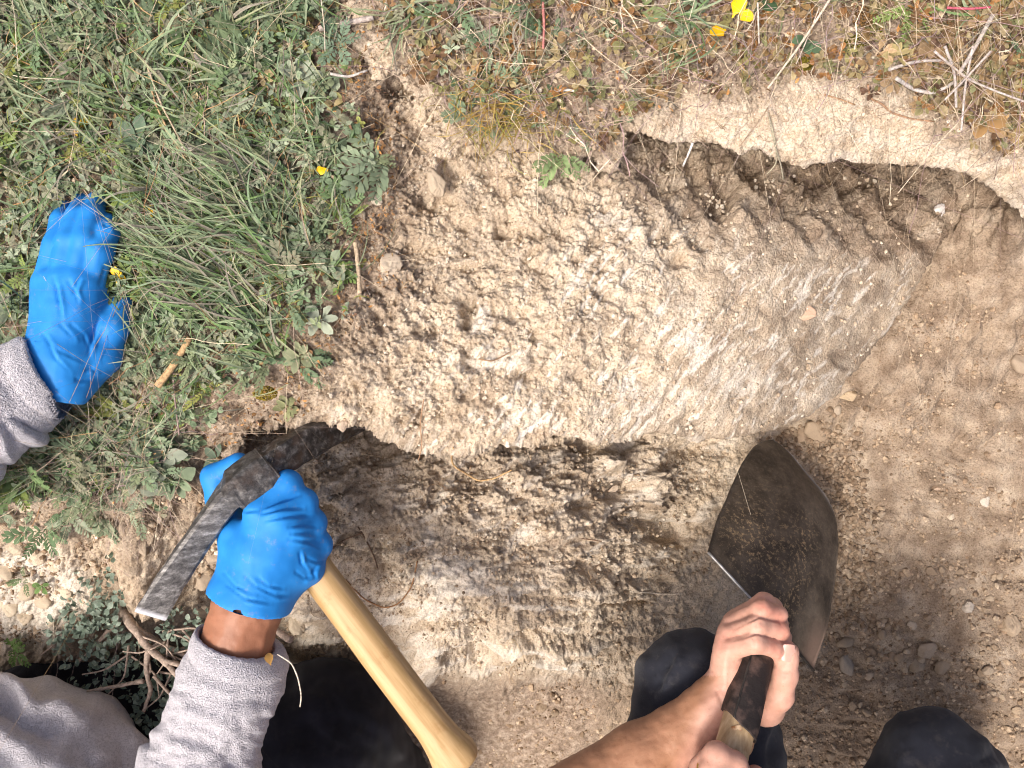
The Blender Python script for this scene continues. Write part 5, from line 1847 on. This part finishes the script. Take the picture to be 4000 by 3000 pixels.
plant('herb', 700, 1870, 'o', 5, 80, 110, G2, 'lobed green leaves left of the gloved thumb', face=300, spread=160)
plant('herb', 860, 1790, 'o', 5, 50, 70, (.14, .19, .13), 'small grey-green sprig touching the gloved thumb tip', face=180, spread=200)
plant('herb', 130, 1840, 'p', 6, 120, 170, G4, 'dark green feathery herb on the slope under the grey sleeve', face=300, spread=220)
plant('herb', 200, 2060, 'p', 5, 100, 150, (.12, .19, .09), 'dark green feathery herb on the bare slope above the cream patch', face=290, spread=200)
plant('herb', 30, 1940, 'o', 5, 60, 90, G4, 'dark green leaves at the left edge of the slope', face=0, spread=200)
plant('herb', 110, 2250, 'p', 3, 60, 90, (.13, .18, .08), 'purple-tipped seedling on the sunlit cream patch', face=200, spread=200)
plant('herb', 180, 2280, 'o', 4, 35, 50, (.14, .24, .07), 'tiny bright green seedling on the sunlit cream patch', face=270, spread=200)
plant('herb', 60, 2520, 'p', 6, 80, 130, (.16, .27, .07), 'bright green seedling cluster beside the grey torso', face=20, spread=200)
plant('herb', 1180, 1390, 'o', 7, 55, 80, (.24, .26, .15), 'olive rosette at the lower right tip of the turf')
plant('herb', 1130, 1590, 'o', 7, 45, 65, (.24, .25, .12), 'small olive rosette on the lip above the black steel')
plant('herb', 1300, 1040, 'o', 6, 50, 75, G1, 'grey-green rosette left of the upright tan stick')
plant('herb', 1260, 1250, 'o', 6, 60, 90, G3, 'pale downy sprig above the olive rosette at the turf tip')
plant('herb', 60, 1220, 'o', 7, 60, 90, G1, 'downy rosette left of the flat glove')
plant('herb', 40, 480, 'o', 7, 60, 90, G1, 'downy grey rosette at the left edge above the yellow flower')
plant('herb', 1000, 250, 'p', 5, 170, 220, (.15, .20, .10), 'long toothed grey-green leaves near the top of the turf', face=170, spread=120)
plant('herb', 1180, 330, 'o', 8, 70, 105, G3, 'pale woolly rosette near the long grey stick')
plant('herb', 1330, 200, 'p', 6, 100, 140, (.14, .20, .13), 'blue-grey feathery herb under the short grey stick')
plant('herb', 560, 560, 'o', 8, 60, 95, (.13, .19, .12), 'dark downy rosette right of the uppermost yellow flower')
plant('herb', 650, 960, 'o', 2, 95, 120, (.30, .33, .17), 'pair of pale rounded seedling leaves between leaning grass', face=20, spread=170)

# yellow flowers
M_PETAL = simple_mat('yellow_petal', (.80, .42, .005), (.88, .56, .01), 90, .5, ())
for (fx, fy, n, s, lab) in ((358, 508, 5, 44, 'yellow flower bud high in the grass above the flat glove'), (1276, 668, 3, 30, 'small yellow flower near the bare soil edge'), (602, 846, 3, 34, 'yellow flower in grass right of the glove fingertips'),
                            (482, 1092, 4, 38, 'yellow flower beside the glove index finger'), (415, 1165, 4, 34, 'orange withered flower between glove thumb and palm')):
    z = float(ground(fx, fy)) + .014
    root = link('flower', None, label=lab, cat='flower', group='yellow flowers in the turf')
    root.location = W(fx, fy, z - .014)
    me = mesh_np('stalk', *loft(tube_world([(0.004, -.006, 0), (.002, -.002, .008), (0, 0, .013)], .0009, 6)))
    set_col(me, np.tile(np.array([.14, .2, .07]), (len(me.vertices), 1)))
    link('stalk', me, M_TWIG, root)
    a0 = rp.uniform(0, 6)
    for k in range(n):
        t = LEAVES[4]
        me = LM.setdefault('petal', mesh_np('petal', t[0] * [1, 1.25, 1], t[1]))
        o = link('petal', me, M_PETAL, root)
        o.location = (0, 0, .013)
        o.rotation_euler = (0, -rp.uniform(.1, .8), a0 + (k - n / 2) * .75)
        L = s * PXM * rp.uniform(.8, 1.1)
        o.scale = (L, L, L)
t = LEAVES[3]
o = link('yellow_leaf', None, label='bright yellow wilted leaf at the top edge', cat='leaf')
o.location = W(2860, 70, float(ground(2860, 70)) + .012)
for k, (dx, dy, a, L) in enumerate(((0, 0, 1.2, 90), (-.006, -.012, 3.6, 80), (.004, .004, 5.6, 70))):
    p = link('lobe', LM.setdefault('ylobe', mesh_np('lobe', t[0] * [1, 1.3, 1], t[1])), M_PETAL, o)
    p.location = (dx, dy, .002 * k)
    p.rotation_euler = (.2, -.2, a)
    p.scale = (L * PXM,) * 3


# ------------------------------------------------------------------ dead sticks, straws and roots
def stick(name, pts, rpx, col, label, cat, dz=.006, k=7, taper=.8, wob=.12, group=None, zs=None, sub=5, seed=0):
    P = np.array(pts, float)
    q = spline(np.c_[P, np.arange(len(P))], max(4, sub * (len(P) - 1) + 1))[:, :2]
    q = smooth_poly(q, 2)
    z = ground(q[:, 0], q[:, 1]) + dz if zs is None else np.interp(np.linspace(0, 1, len(q)), np.linspace(0, 1, len(zs)), zs)
    if zs is None:
        z = smooth_poly(np.maximum(z, np.median(z) - .004), 6)
    rad = rpx * (CAM_H - z) / F_PX * np.linspace(1, taper, len(q))
    C = W(q[:, 0], q[:, 1], z)
    R = tube_world(C, rad, k)
    i, j = np.meshgrid(np.arange(len(q)), np.arange(k), indexing='ij')
    R = C[:, None] + (R - C[:, None]) * (1 + wob * fbm(i / 1.7 + seed, j / 1.3, 401 + seed, 2))[..., None]
    o_c = C[len(C) // 2]
    V, fs = loft(R - o_c)
    me = mesh_np(name, V, fs)
    set_col(me, np.tile(np.array(col), (len(V), 1)))
    o = link(name, me, M_TWIG, None, label, cat, group)
    o.location = o_c
    return o


GRY, TAN, PAL, RST = (.36, .31, .28), (.40, .27, .15), (.62, .54, .42), (.27, .14, .065)
stick('twig', [(1245, 112), (1350, 92), (1460, 68)], 11, GRY, 'thick short grey stick lying at the top right of the turf', 'twig', .014, 8, .95, .15, seed=1)
stick('twig', [(625, 60), (720, 170), (800, 260), (862, 335)], 11, GRY, 'long grey weathered stick slanting through the upper turf', 'twig', .012, 8, .9, .15, seed=2)
stick('straw', [(575, 250), (600, 390), (680, 560), (745, 650)], 4.5, TAN, 'left of two thin tan straws crossing the grass', 'straw', .018, seed=3)
stick('straw', [(570, 240), (625, 400), (690, 520), (725, 590)], 4.5, (.46, .36, .25), 'right of two thin tan straws crossing the grass', 'straw', .020, seed=4)
stick('twig', [(700, 580), (760, 582), (805, 576)], 10, (.55, .49, .43), 'pale cut stub lying flat in the grass, the upper one', 'twig', .014, 8, 1, seed=5)
stick('twig', [(820, 628), (900, 632)], 9, (.55, .49, .43), 'pale cut stub lying flat in the grass, the lower one', 'twig', .014, 8, .9, seed=6)
stick('twig', [(1388, 945), (1400, 1050), (1405, 1145)], 9, (.48, .37, .25), 'upright tan stick at the right edge of the turf', 'twig', .010, 8, .95, seed=7)
stick('twig', [(1000, 1050), (1050, 1110), (1090, 1160)], 8, (.36, .25, .17), 'short brown stick among grass roots', 'twig', .010, 8, .9, seed=8)
stick('twig', [(742, 1318), (690, 1410), (616, 1508)], 12, (.47, .31, .16), 'flat tan splinter of wood between the two gloves', 'twig', .018, 8, 1.3, seed=9)
stick('straw', [(672, 1400), (682, 1550), (700, 1700)], 4, (.34, .25, .22), 'thin purple-grey stem hanging down below the tan splinter', 'straw', .012, seed=10)
stick('straw', [(930, 960), (890, 1080), (760, 1180), (690, 1220)], 3, (.55, .48, .38), 'thin pale straw curving through the leaning grass', 'straw', .02, seed=11)
stick('straw', [(1290, 288), (1360, 302), (1435, 275)], 6, (.48, .44, .40), 'white curved dry stem at the turf edge', 'straw', .012, seed=12)
stick('straw', [(1255, 0), (1268, 110), (1270, 200)], 2.5, PAL, 'thin pale stem standing across the thick grey stick', 'straw', .022, seed=13)
stick('straw', [(3240, 0), (3130, 170), (3000, 345)], 5, (.62, .53, .40), 'long straight straw slanting across the top turf', 'straw', .022, seed=14)
stick('straw', [(3200, 30), (3150, 160), (3110, 250)], 2.5, (.50, .43, .36), 'thin stem beside the long straight straw', 'straw', .018, seed=15)
stick('straw', [(2706, 558), (2688, 605), (2668, 648)], 5, (.70, .66, .60), 'white stalk hanging over the shaded hollow', 'straw', zs=[-.005, -.015, -.03], seed=16)
stick('twig', [(3880, 55), (3800, 200), (3745, 290)], 9, (.40, .35, .31), 'thick grey branch at the upper right corner', 'twig', .020, 8, .8, seed=17)
stick('twig', [(3470, 272), (3580, 238), (3680, 236)], 7, (.42, .37, .34), 'pale grey stem lying level above the bare ledge', 'twig', .016, seed=18)
stick('twig', [(3500, 305), (3570, 350), (3640, 365), (3700, 340), (3740, 310)], 8, (.46, .42, .39), 'whitish bent stem at the rim of the bare ledge', 'twig', .014, seed=19)
stick('twig', [(3690, 180), (3730, 280), (3735, 420)], 6, (.44, .39, .36), 'upright whitish stem crossing the bent stem', 'twig', .020, seed=20)
stick('twig', [(3800, 180), (3770, 330), (3755, 510)], 5, (.50, .44, .40), 'long grey stem hanging from the right turf', 'twig', .022, seed=21)
stick('twig', [(3650, 200), (3780, 310), (3900, 360), (4010, 400)], 5, (.46, .40, .36), 'thin grey stem running to the right edge', 'twig', .024, seed=22)
stick('twig', [(3870, 200), (3760, 320), (3690, 390)], 5, (.44, .38, .34), 'pale stem crossing the others like a spoke', 'twig', .026, seed=23)
stick('straw', [(2150, 358), (2200, 350), (2260, 356)], 6, (.60, .55, .50), 'short pale stem on the turf above the bank', 'straw', .010, seed=24)
stick('straw', [(2120, 0), (2126, 100), (2122, 190)], 6, (.42, .17, .15), 'reddish stalk standing at the top edge', 'straw', .016, seed=25)
stick('straw', [(3700, 30), (3780, 35), (3870, 28)], 5, (.45, .10, .14), 'magenta stalk at the upper right corner', 'straw', .024, seed=26)
stick('straw', [(2960, 10), (2962, 80), (2965, 170)], 4, (.55, .48, .40), 'thin pale stem at the top beside the yellow leaf', 'straw', .02, seed=27)
stick('straw', [(1085, 2556), (1140, 2590), (1165, 2650), (1178, 2720), (1172, 2760)], 3.2, (.60, .54, .44), 'pale curved grass stalk stuck in the fleece cuff', 'straw', zs=[.062, .066, .06, .05, .04], seed=28)
stick('root', [(1350, 2265), (1420, 2340), (1500, 2378), (1560, 2360), (1610, 2290), (1630, 2190)], 3.2, RST, 'long dark root looping on the pale wall beside the handle', 'root', .0035, seed=30)
stick('root', [(1400, 2060), (1430, 2110), (1465, 2180), (1475, 2220)], 3.5, (.12, .075, .05), 'short dark root right of the gloved knuckles', 'root', .003, seed=31)
stick('root', [(1290, 2150), (1340, 2110), (1420, 2080)], 3, (.16, .10, .065), 'dark root touching the gloved little finger', 'root', .003, seed=32)
stick('root', [(1770, 1750), (1762, 1790), (1770, 1820), (1820, 1850), (1870, 1880), (1930, 1870), (2000, 1835)], 4, (.52, .34, .17), 'orange branching root dangling below the block lip', 'root', .006, seed=33)
stick('root', [(1655, 1560), (1640, 1660), (1650, 1740), (1634, 1800)], 2.6, (.36, .22, .13), 'thin root hanging straight down over the block lip', 'root', .006, seed=34)
stick('root', [(1870, 1402), (1920, 1412), (1960, 1395), (1990, 1375)], 3, (.30, .19, .11), 'thin brown root lying on the cream block', 'root', .003, seed=35)
stick('root', [(3390, 330), (3400, 390), (3440, 400), (3480, 440), (3560, 465), (3650, 475)], 4, (.33, .20, .12), 'long brown root lying across the bare cream ledge', 'root', .003, seed=36)
stick('root', [(3220, 370), (3290, 390), (3340, 410)], 3.5, (.38, .23, .13), 'short forked root on the bare cream ledge', 'root', .003, seed=37)
stick('root', [(2995, 400), (3005, 460), (3020, 540), (3050, 640), (3060, 700)], 4, (.30, .27, .20), 'dry grass root hanging over the ledge into the hollow', 'root', zs=[-.005, -.004, -.01, -.03, -.05], seed=38)
stick('root', [(3010, 470), (3030, 560), (3035, 640), (2995, 680)], 3, (.34, .31, .22), 'thin strand beside the hanging grass root', 'root', zs=[-.004, -.008, -.03, -.045], seed=39)
stick('root', [(3000, 420), (2960, 480), (2890, 570)], 2.6, (.30, .22, .15), 'thin strand slanting left from the hanging grass root', 'root', .004, seed=40)
stick('root', [(2350, 2115), (2250, 2100), (2190, 2080)], 2.4, (.18, .11, .07), 'thin rootlet on the shaded wall below the hollow', 'root', .003, seed=41)
stick('root', [(2460, 2310), (2540, 2315), (2610, 2322), (2660, 2318)], 3.5, (.58, .50, .40), 'pale root lying left of the shovel shoulder', 'root', .004, seed=42)
stick('root', [(1660, 2850), (1690, 2800), (1700, 2740)], 3, (.50, .42, .32), 'pale stalk in the dark gravel beside the handle', 'root', .006, seed=43)


# ------------------------------------------------------------------ single stones and clods
def rock_mesh(seed, subdiv=3, flat=.7, angular=.5):
    v, f, _ = pebble_tpl(seed, 1.0)
    v = v / np.linalg.norm(v, axis=1, keepdims=True)
    f = f[0]
    for _ in range(subdiv):
        mid, nf, vl = {}, [], list(v)

        def m(a, b):
            k = (min(a, b), max(a, b))
            if k not in mid:
                p = vl[a] + vl[b]
                vl.append(p / np.linalg.norm(p))
                mid[k] = len(vl) - 1
            return mid[k]
        for a, b, c in f:
            x, y, z = m(a, b), m(b, c), m(c, a)
            nf += [(a, x, z), (b, y, x), (c, z, y), (x, y, z)]
        v, f = np.array(vl), np.array(nf)
    r = np.random.default_rng(seed)
    rad = np.full(len(v), 1.0)
    for _ in range(11):                                   # chop facets
        d = r.normal(size=3)
        d /= np.linalg.norm(d)
        h = r.uniform(.42, .82)
        s = v @ d
        rad = np.minimum(rad, np.where(s > .05, h / np.maximum(s, .05), 9))
    rad = rad * (1 - angular) * 0 + rad
    p = v * rad[:, None]
    p = p / np.abs(p).max()
    p = p + v * (.10 * perlin(v[:, 0] * 3 + seed, v[:, 1] * 3 + v[:, 2] * 2, seed) + .07 * perlin(v[:, 0] * 8 + seed, v[:, 1] * 8 + v[:, 2] * 5, seed + 3))[:, None]
    return p * [1, .85, flat], f


ROCKS = [rock_mesh(500 + i, 3 if i < 6 else 2, .5 + .08 * (i % 5)) for i in range(12)]
RM = {}


def rock(name, px, py, rx, col, label, cat, i=0, yaw=0.0, group=None, asp=1.0, sink=.25, dz=None, hz=1.0, parent=None):
    key = (i, tuple(np.round(col, 3)))
    if key not in RM:
        V, F = ROCKS[i]
        me = mesh_np(name, V, F, True)
        set_col(me, np.tile(np.array(col), (len(V), 1)))
        me.materials.append(M_STONE)
        RM[key] = me
    z = float(ground(px, py))
    s = rx * (CAM_H - z) / F_PX
    o = link(name, RM[key], None, None, label, cat, group)
    o.location = W(px, py, z + s * .5 * hz * (1 - sink * 2) if dz is None else dz)
    o.rotation_euler = (rp.uniform(-.2, .2), rp.uniform(-.2, .2), yaw)
    o.scale = (s, s * asp, s * hz)
    return o


WHT, CRM, BRN, PNK = (.70, .64, .56), (.62, .51, .385), (.37, .275, .19), (.62, .42, .30)
rock('stone', 840, 25, 48, WHT, 'white stone in the turf at the top edge', 'stone', 0, .3, None, 1.1)
rock('stone', 1040, 130, 24, WHT, 'small pale stone among leaves near the top of the turf', 'stone', 1, 1.0)
rock('stone', 1468, 785, 24, (.66, .57, .45), 'pale stone at the turf edge, upper of two', 'stone', 2, .6, None, 1.4)
rock('stone', 1415, 845, 28, (.60, .50, .38), 'pale stone at the turf edge, lower of two', 'stone', 3, 2.0)
rock('clod', 1520, 1045, 58, CRM, 'rounded cream clod half out of the bank beside the upright stick', 'clod', 4, .4, None, 1.1, .35)
rock('clod', 1705, 715, 58, (.50, .40, .29), 'big knobbly clod jutting from the bank at its upper left', 'clod', 5, 1.9, None, .75, .35)
rock('clod', 1340, 1668, 24, (.60, .47, .35), 'small cream clod lying on the black steel under the lip', 'clod', 1, .5, None, 1.0, 0, .004)
rock('stone', 3150, 1228, 36, PNK, 'flat pinkish chip stuck in the cream block', 'stone', 2, 1.1, None, 1.3, .35, None, .5)
rock('stone', 3668, 815, 34, (.74, .70, .66), 'white quartz pebble at the end of the shaded hollow', 'stone', 0, 1.4, None, .9)
rock('clod', 3310, 1545, 40, (.50, .38, .25), 'tan round stone in a small pit right of the block', 'clod', 3, .2)
rock('clod', 3188, 1680, 50, (.40, .30, .205), 'right flat brown clod wedged between block and shovel', 'clod', 6, 1.3, None, 1.5, .3)
rock('clod', 3135, 1705, 36, (.42, .31, .215), 'left flat brown clod wedged between block and shovel', 'clod', 7, 1.5, None, 1.2, .3)
rock('clod', 3275, 1600, 22, (.46, .37, .28), 'small grey clod below the tan round stone', 'clod', 8, .8)
rock('clod', 2392, 1912, 26, (.55, .44, .33), 'loose angular stone in the hollow of the wall', 'clod', 2, .6, None, .7, 0)
rock('stone', 3850, 1962, 26, (.66, .58, .48), 'pale stone with a dark gap on the raked floor', 'stone', 1, .7)
rock('stone', 3660, 1910, 18, (.46, .34, .25), 'small tan pebble above the pale stone on the raked floor', 'stone', 3, .1)
rock('stone', 3715, 2018, 14, (.66, .55, .42), 'tiny cream pebble on the raked floor', 'stone', 4, .1)
rock('stone', 3780, 2366, 30, (.56, .48, .39), 'white lump on the gravelly floor near the right edge', 'stone', 0, 2.1)
rock('clod', 3622, 2540, 40, (.37, .29, .215), 'grey clod right of the shovel, upper of two touching', 'clod', 5, .5)
rock('clod', 3580, 2598, 38, (.36, .28, .20), 'grey clod right of the shovel, lower of two touching', 'clod', 9, 1.5)
rock('clod', 3680, 2600, 36, (.34, .26, .185), 'brown clod beside the two touching grey clods', 'clod', 10, .9)
rock('stone', 3300, 2590, 56, (.38, .315, .25), 'long pale grey stone below the shovel blade', 'stone', 6, 1.75, None, .62, .35)
rock('clod', 3300, 2510, 40, (.38, .295, .21), 'tan clod above the long grey stone', 'clod', 7, .4)
rock('clod', 3398, 2640, 22, (.48, .37, .27), 'small square clod below the long grey stone', 'clod', 8, .2)
rock('clod', 3560, 2440, 26, (.47, .38, .29), 'pale clod in the middle of the gravel', 'clod', 11, .2)
rock('clod', 3945, 2440, 44, (.42, .32, .225), 'large tan clod at the right edge of the gravel', 'clod', 4, 1.2)
rock('clod', 3980, 1420, 60, (.40, .31, .225), 'flat brown clod at the right edge of the pit', 'clod', 6, 2.2, None, .7)
rock('clod', 1150, 2430, 56, (.58, .48, .355), 'smooth cream clod hanging right of the bare wrist', 'clod', 0, 2.1, None, .7, .3)
rock('clod', 1650, 2640, 62, (.60, .50, .38), 'pale angular clod at the foot of the wall by the handle', 'clod', 2, .8, None, 1.0, .35)
for k, (x, y, s, lab) in enumerate(((540, 1990, 46, 'tan clod just under the hanging sage sprigs'), (640, 2010, 56, 'broad tan clod above the middle of the steel blade'), (715, 2055, 44, 'tan clod pressed against the upper edge of the steel blade'), (560, 2130, 52, 'pale clod right of the upper shrub leaves'),
                                  (560, 2280, 66, 'largest tan clod between shrub stem and steel blade'), (660, 2350, 58, 'rough clod just under the cutting edge of the blade'), (790, 2260, 60, 'tan clod between steel blade and glove cuff'), (480, 2060, 36, 'small clod above the upper shrub leaves'), (845, 2180, 40, 'pale clod touching the left side of the closed glove'), (790, 2380, 44, 'dark clod left of the bare wrist'))):
    rock('clod', x, y, s, (.40, .315, .23) if k % 2 else (.46, .365, .27), lab, 'clod', k % 12, k * .7, None, 1.0, .42)
for k, (x, y, s, lab) in enumerate(((70, 2140, 40, 'topmost cream clod of the sunlit patch'), (150, 2180, 34, 'cream clod right of the topmost one in the sunlit patch'), (20, 2230, 40, 'cream clod cut by the left edge, upper'), (215, 2215, 30, 'small cream clod under the dark feathery herb'), (100, 2310, 44, 'cream clod in the middle of the sunlit patch'), (30, 2370, 46, 'cream clod cut by the left edge, lower'),
                                  (175, 2350, 42, 'broad cream clod right of the middle one in the sunlit patch'), (255, 2310, 36, 'cream clod next to the shrub leaves'), (100, 2405, 36, 'lowest left cream clod of the sunlit patch'), (205, 2420, 34, 'lowest right cream clod of the sunlit patch'))):
    rock('clod', x, y, s, (.66, .55, .41) if k % 2 else (.60, .49, .36), lab, 'clod', (k * 5) % 12, k * .9, None, 1.0, .38)
p = pick(64, lambda x, y: d_floor(x, y) * sstep(1700, 2300, y) * (line_dist(x, y, [(3050, 1750), (3050, 2600)]) > 260) * (x > 3200), 3150, 4050, 1600, 2980, r5)
for k, (x, y) in enumerate(p):
    rock('clod', x, y, 13 + 13 * rp.random() ** 1.6, tuple(EARTH[rp.choice((0, 1, 3, 4))]), 'small tan clod among the gravel right of the shovel', 'clod', rp.randrange(12), rp.uniform(0, 6), 'small clods in the gravel right of the shovel')
p = pick(18, lambda x, y: 1.0 * ((x > 1500) | (y > 2900)), 1450, 2450, 2720, 2990, r5)
for k, (x, y) in enumerate(p):
    rock('clod', x, y, 12 + 13 * rp.random() ** 1.6, tuple(EARTH[rp.choice((0, 1, 2, 4))] * .9), 'small dark clod in the shaded gravel below the wall', 'clod', rp.randrange(12), rp.uniform(0, 6), 'small clods below the wall')

# ------------------------------------------------------------------ moss cushions
M_MOSS = attr_mat('moss', .95, .1, 500, .5)
for (mx, my, rx, ry, c, lab) in ((3390, 60, 70, 55, (.13, .075, .03), 'brown moss cushion near the top right'), (3420, 110, 50, 34, (.10, .10, .012), 'olive moss cushion below the brown moss'), (3350, 150, 60, 34, (.11, .095, .016), 'olive brown moss cushion on bare soil'), (3140, 245, 34, 34, (.12, .10, .015), 'small olive moss tuft under the dark seedling'), (1035, 1535, 48, 30, (.16, .12, .02), 'yellowish moss tuft on the bank left of the black steel')):
    h = Heap()
    n = 420
    a, q = r5.uniform(0, 6.28, n), np.sqrt(r5.uniform(0, 1, n))
    x, y = mx + rx * q * np.cos(a), my + ry * q * np.sin(a)
    zz = ground(x, y) * .3 + float(ground(mx, my)) * .7 + .006 * (1 - q ** 2)
    o_c = W(mx, my, float(ground(mx, my)))
    for i in range(4):
        s = r5.integers(0, 4, n) == i
        m = s.sum()
        h.add(PEB[i], W(x[s], y[s], zz[s]) - o_c, r5.uniform(0, 6.28, m), r5.normal(0, .4, m), r5.normal(0, .4, m), r5.uniform(3, 7, m) * PXM, np.array([c]) * r5.uniform(.6, 1.6, (m, 1)))
    o = h.build('moss_cushion', M_MOSS, label=lab, cat='moss')
    o.location = o_c

# ------------------------------------------------------------------ woody shrub, lower left
shrub = link('shrub', None, label='woody grey shrub with small silvery leaves beside the dark trousers', cat='shrub')
shrub.location = W(480, 2360, -.17)
sb = np.array(shrub.location)


def branch(pts, r0, r1):
    P = np.array(pts, float)
    q = smooth_poly(spline(np.c_[P, np.arange(len(P))], 6 * (len(P) - 1) + 1)[:, :3], 2)
    C = W(q[:, 0], q[:, 1], q[:, 2])
    n = len(C)
    R = tube_world(C, np.linspace(r0, r1, n), 7)
    i, j = np.meshgrid(np.arange(n), np.arange(7), indexing='ij')
    R = C[:, None] + (R - C[:, None]) * (1 + .35 * fbm(i / 2 + P[0, 0], j / 1.4, 601, 2))[..., None] - sb
    V, fs = loft(R)
    me = mesh_np('branch', V, fs)
    set_col(me, np.array([[.36, .28, .225]]) * r5.uniform(.85, 1.15, (len(V), 1)))
    link('branch', me, M_TWIG, shrub)


branch([(420, 2310, -.19), (470, 2360, -.15), (520, 2450, -.12), (580, 2530, -.11), (660, 2600, -.10)], .0062, .0036)
branch([(520, 2450, -.12), (600, 2500, -.12), (720, 2560, -.115), (860, 2600, -.11)], .0042, .002)
branch([(580, 2530, -.11), (570, 2620, -.105), (590, 2700, -.10), (560, 2780, -.10)], .0036, .0018)
branch([(660, 2600, -.10), (720, 2680, -.10), (800, 2720, -.105)], .003, .0015)
branch([(640, 2580, -.10), (740, 2610, -.10), (840, 2680, -.11)], .003, .0015)
branch([(470, 2360, -.15), (440, 2250, -.11), (420, 2150, -.08), (430, 2080, -.07)], .005, .002)
branch([(480, 2400, -.14), (420, 2470, -.13), (360, 2540, -.13), (300, 2590, -.13)], .004, .0018)
branch([(600, 2640, -.105), (680, 2730, -.10), (700, 2800, -.10)], .002, .001)
branch([(700, 2470, -.16), (800, 2440, -.15), (900, 2400, -.16)], .002, .001)
branch([(700, 2540, -.12), (840, 2500, -.13), (1000, 2440, -.15)], .0022, .001)
branch([(560, 2660, -.10), (460, 2680, -.10), (340, 2700, -.10)], .0026, .0014)
branch([(380, 2350, -.15), (330, 2420, -.14), (260, 2480, -.15), (160, 2560, -.16)], .0028, .001)
branch([(1060, 2440, -.13), (1100, 2480, -.12), (1140, 2500, -.115)], .0034, .0042)
for k in range(16):
    x0, y0 = rp.uniform(480, 720), rp.uniform(2440, 2660)
    a = rp.uniform(-1.2, 2.6)
    L = rp.uniform(90, 220)
    x1, y1 = x0 + L * math.cos(a) * .6, y0 + L * math.sin(a) * .6
    branch([(x0, y0, -.115), (x1 + rp.uniform(-15, 15), y1 + rp.uniform(-15, 15), -.105), (x0 + L * math.cos(a + .3), y0 + L * math.sin(a + .3), -.105)], .0013, .0007)
for (cx, cy, rr_, n) in ((440, 2120, 60, 60), (390, 2210, 85, 90), (430, 2290, 75, 80), (330, 2380, 80, 80), (390, 2470, 80, 80), (290, 2520, 80, 80), (450, 2560, 70, 70), (560, 2560, 55, 40), (690, 2440, 60, 60), (820, 2430, 60, 50), (400, 2630, 55, 40), (640, 2680, 55, 50), (590, 2770, 70, 80), (690, 2760, 50, 50), (520, 2690, 45, 30), (690, 2510, 45, 30), (230, 2450, 50, 40), (470, 2030, 45, 40), (280, 2690, 40, 20), (780, 2690, 40, 20), (380, 2420, 50, 40)):
    h = Heap()
    z0 = -.12 + .035 * sstep(2350, 2100, cy)
    d = r5.normal(size=(n, 3)) * [1, 1, .6]
    d /= np.linalg.norm(d, axis=1, keepdims=True)
    q = r5.uniform(.25, 1, n) ** .6
    sc = rr_ * (CAM_H - z0) / F_PX
    cc = W(cx, cy, z0)
    P = cc + d * (q * sc)[:, None] * [1, 1, .7]
    L = r5.uniform(18, 36, n) * (CAM_H - z0) / F_PX
    t = r5.integers(0, 4, n)
    for i in range(4):
        s = t == i
        h.add(LEAVES[i], P[s] - sb, np.arctan2(d[s, 1], d[s, 0]) + r5.normal(0, .7, s.sum()), np.arcsin(d[s, 2]) * .6 + r5.normal(0, .4, s.sum()), r5.normal(0, .6, s.sum()), np.stack([L[s], L[s] * 1.15, L[s]], 1), cols(np.array([[.22, .28, .22], [.17, .225, .17], [.27, .33, .26], [.14, .19, .14]]), s.sum(), .15))
    h.build('leaf_cluster', M_LEAF, parent=shrub)
# bits of dried leaf caught on the cuff
o = link('leaf_fragment', LM.setdefault('frag', leaf_mesh('leaf_fragment', LEAVES[4], (.40, .22, .06))), None, None, 'curled dry leaf scrap caught on the fleece cuff', 'leaf')
o.location = J(1058, 2600, .0745)
o.rotation_euler = (.3, .2, 1.9)
o.scale = (.011, .011, .011)
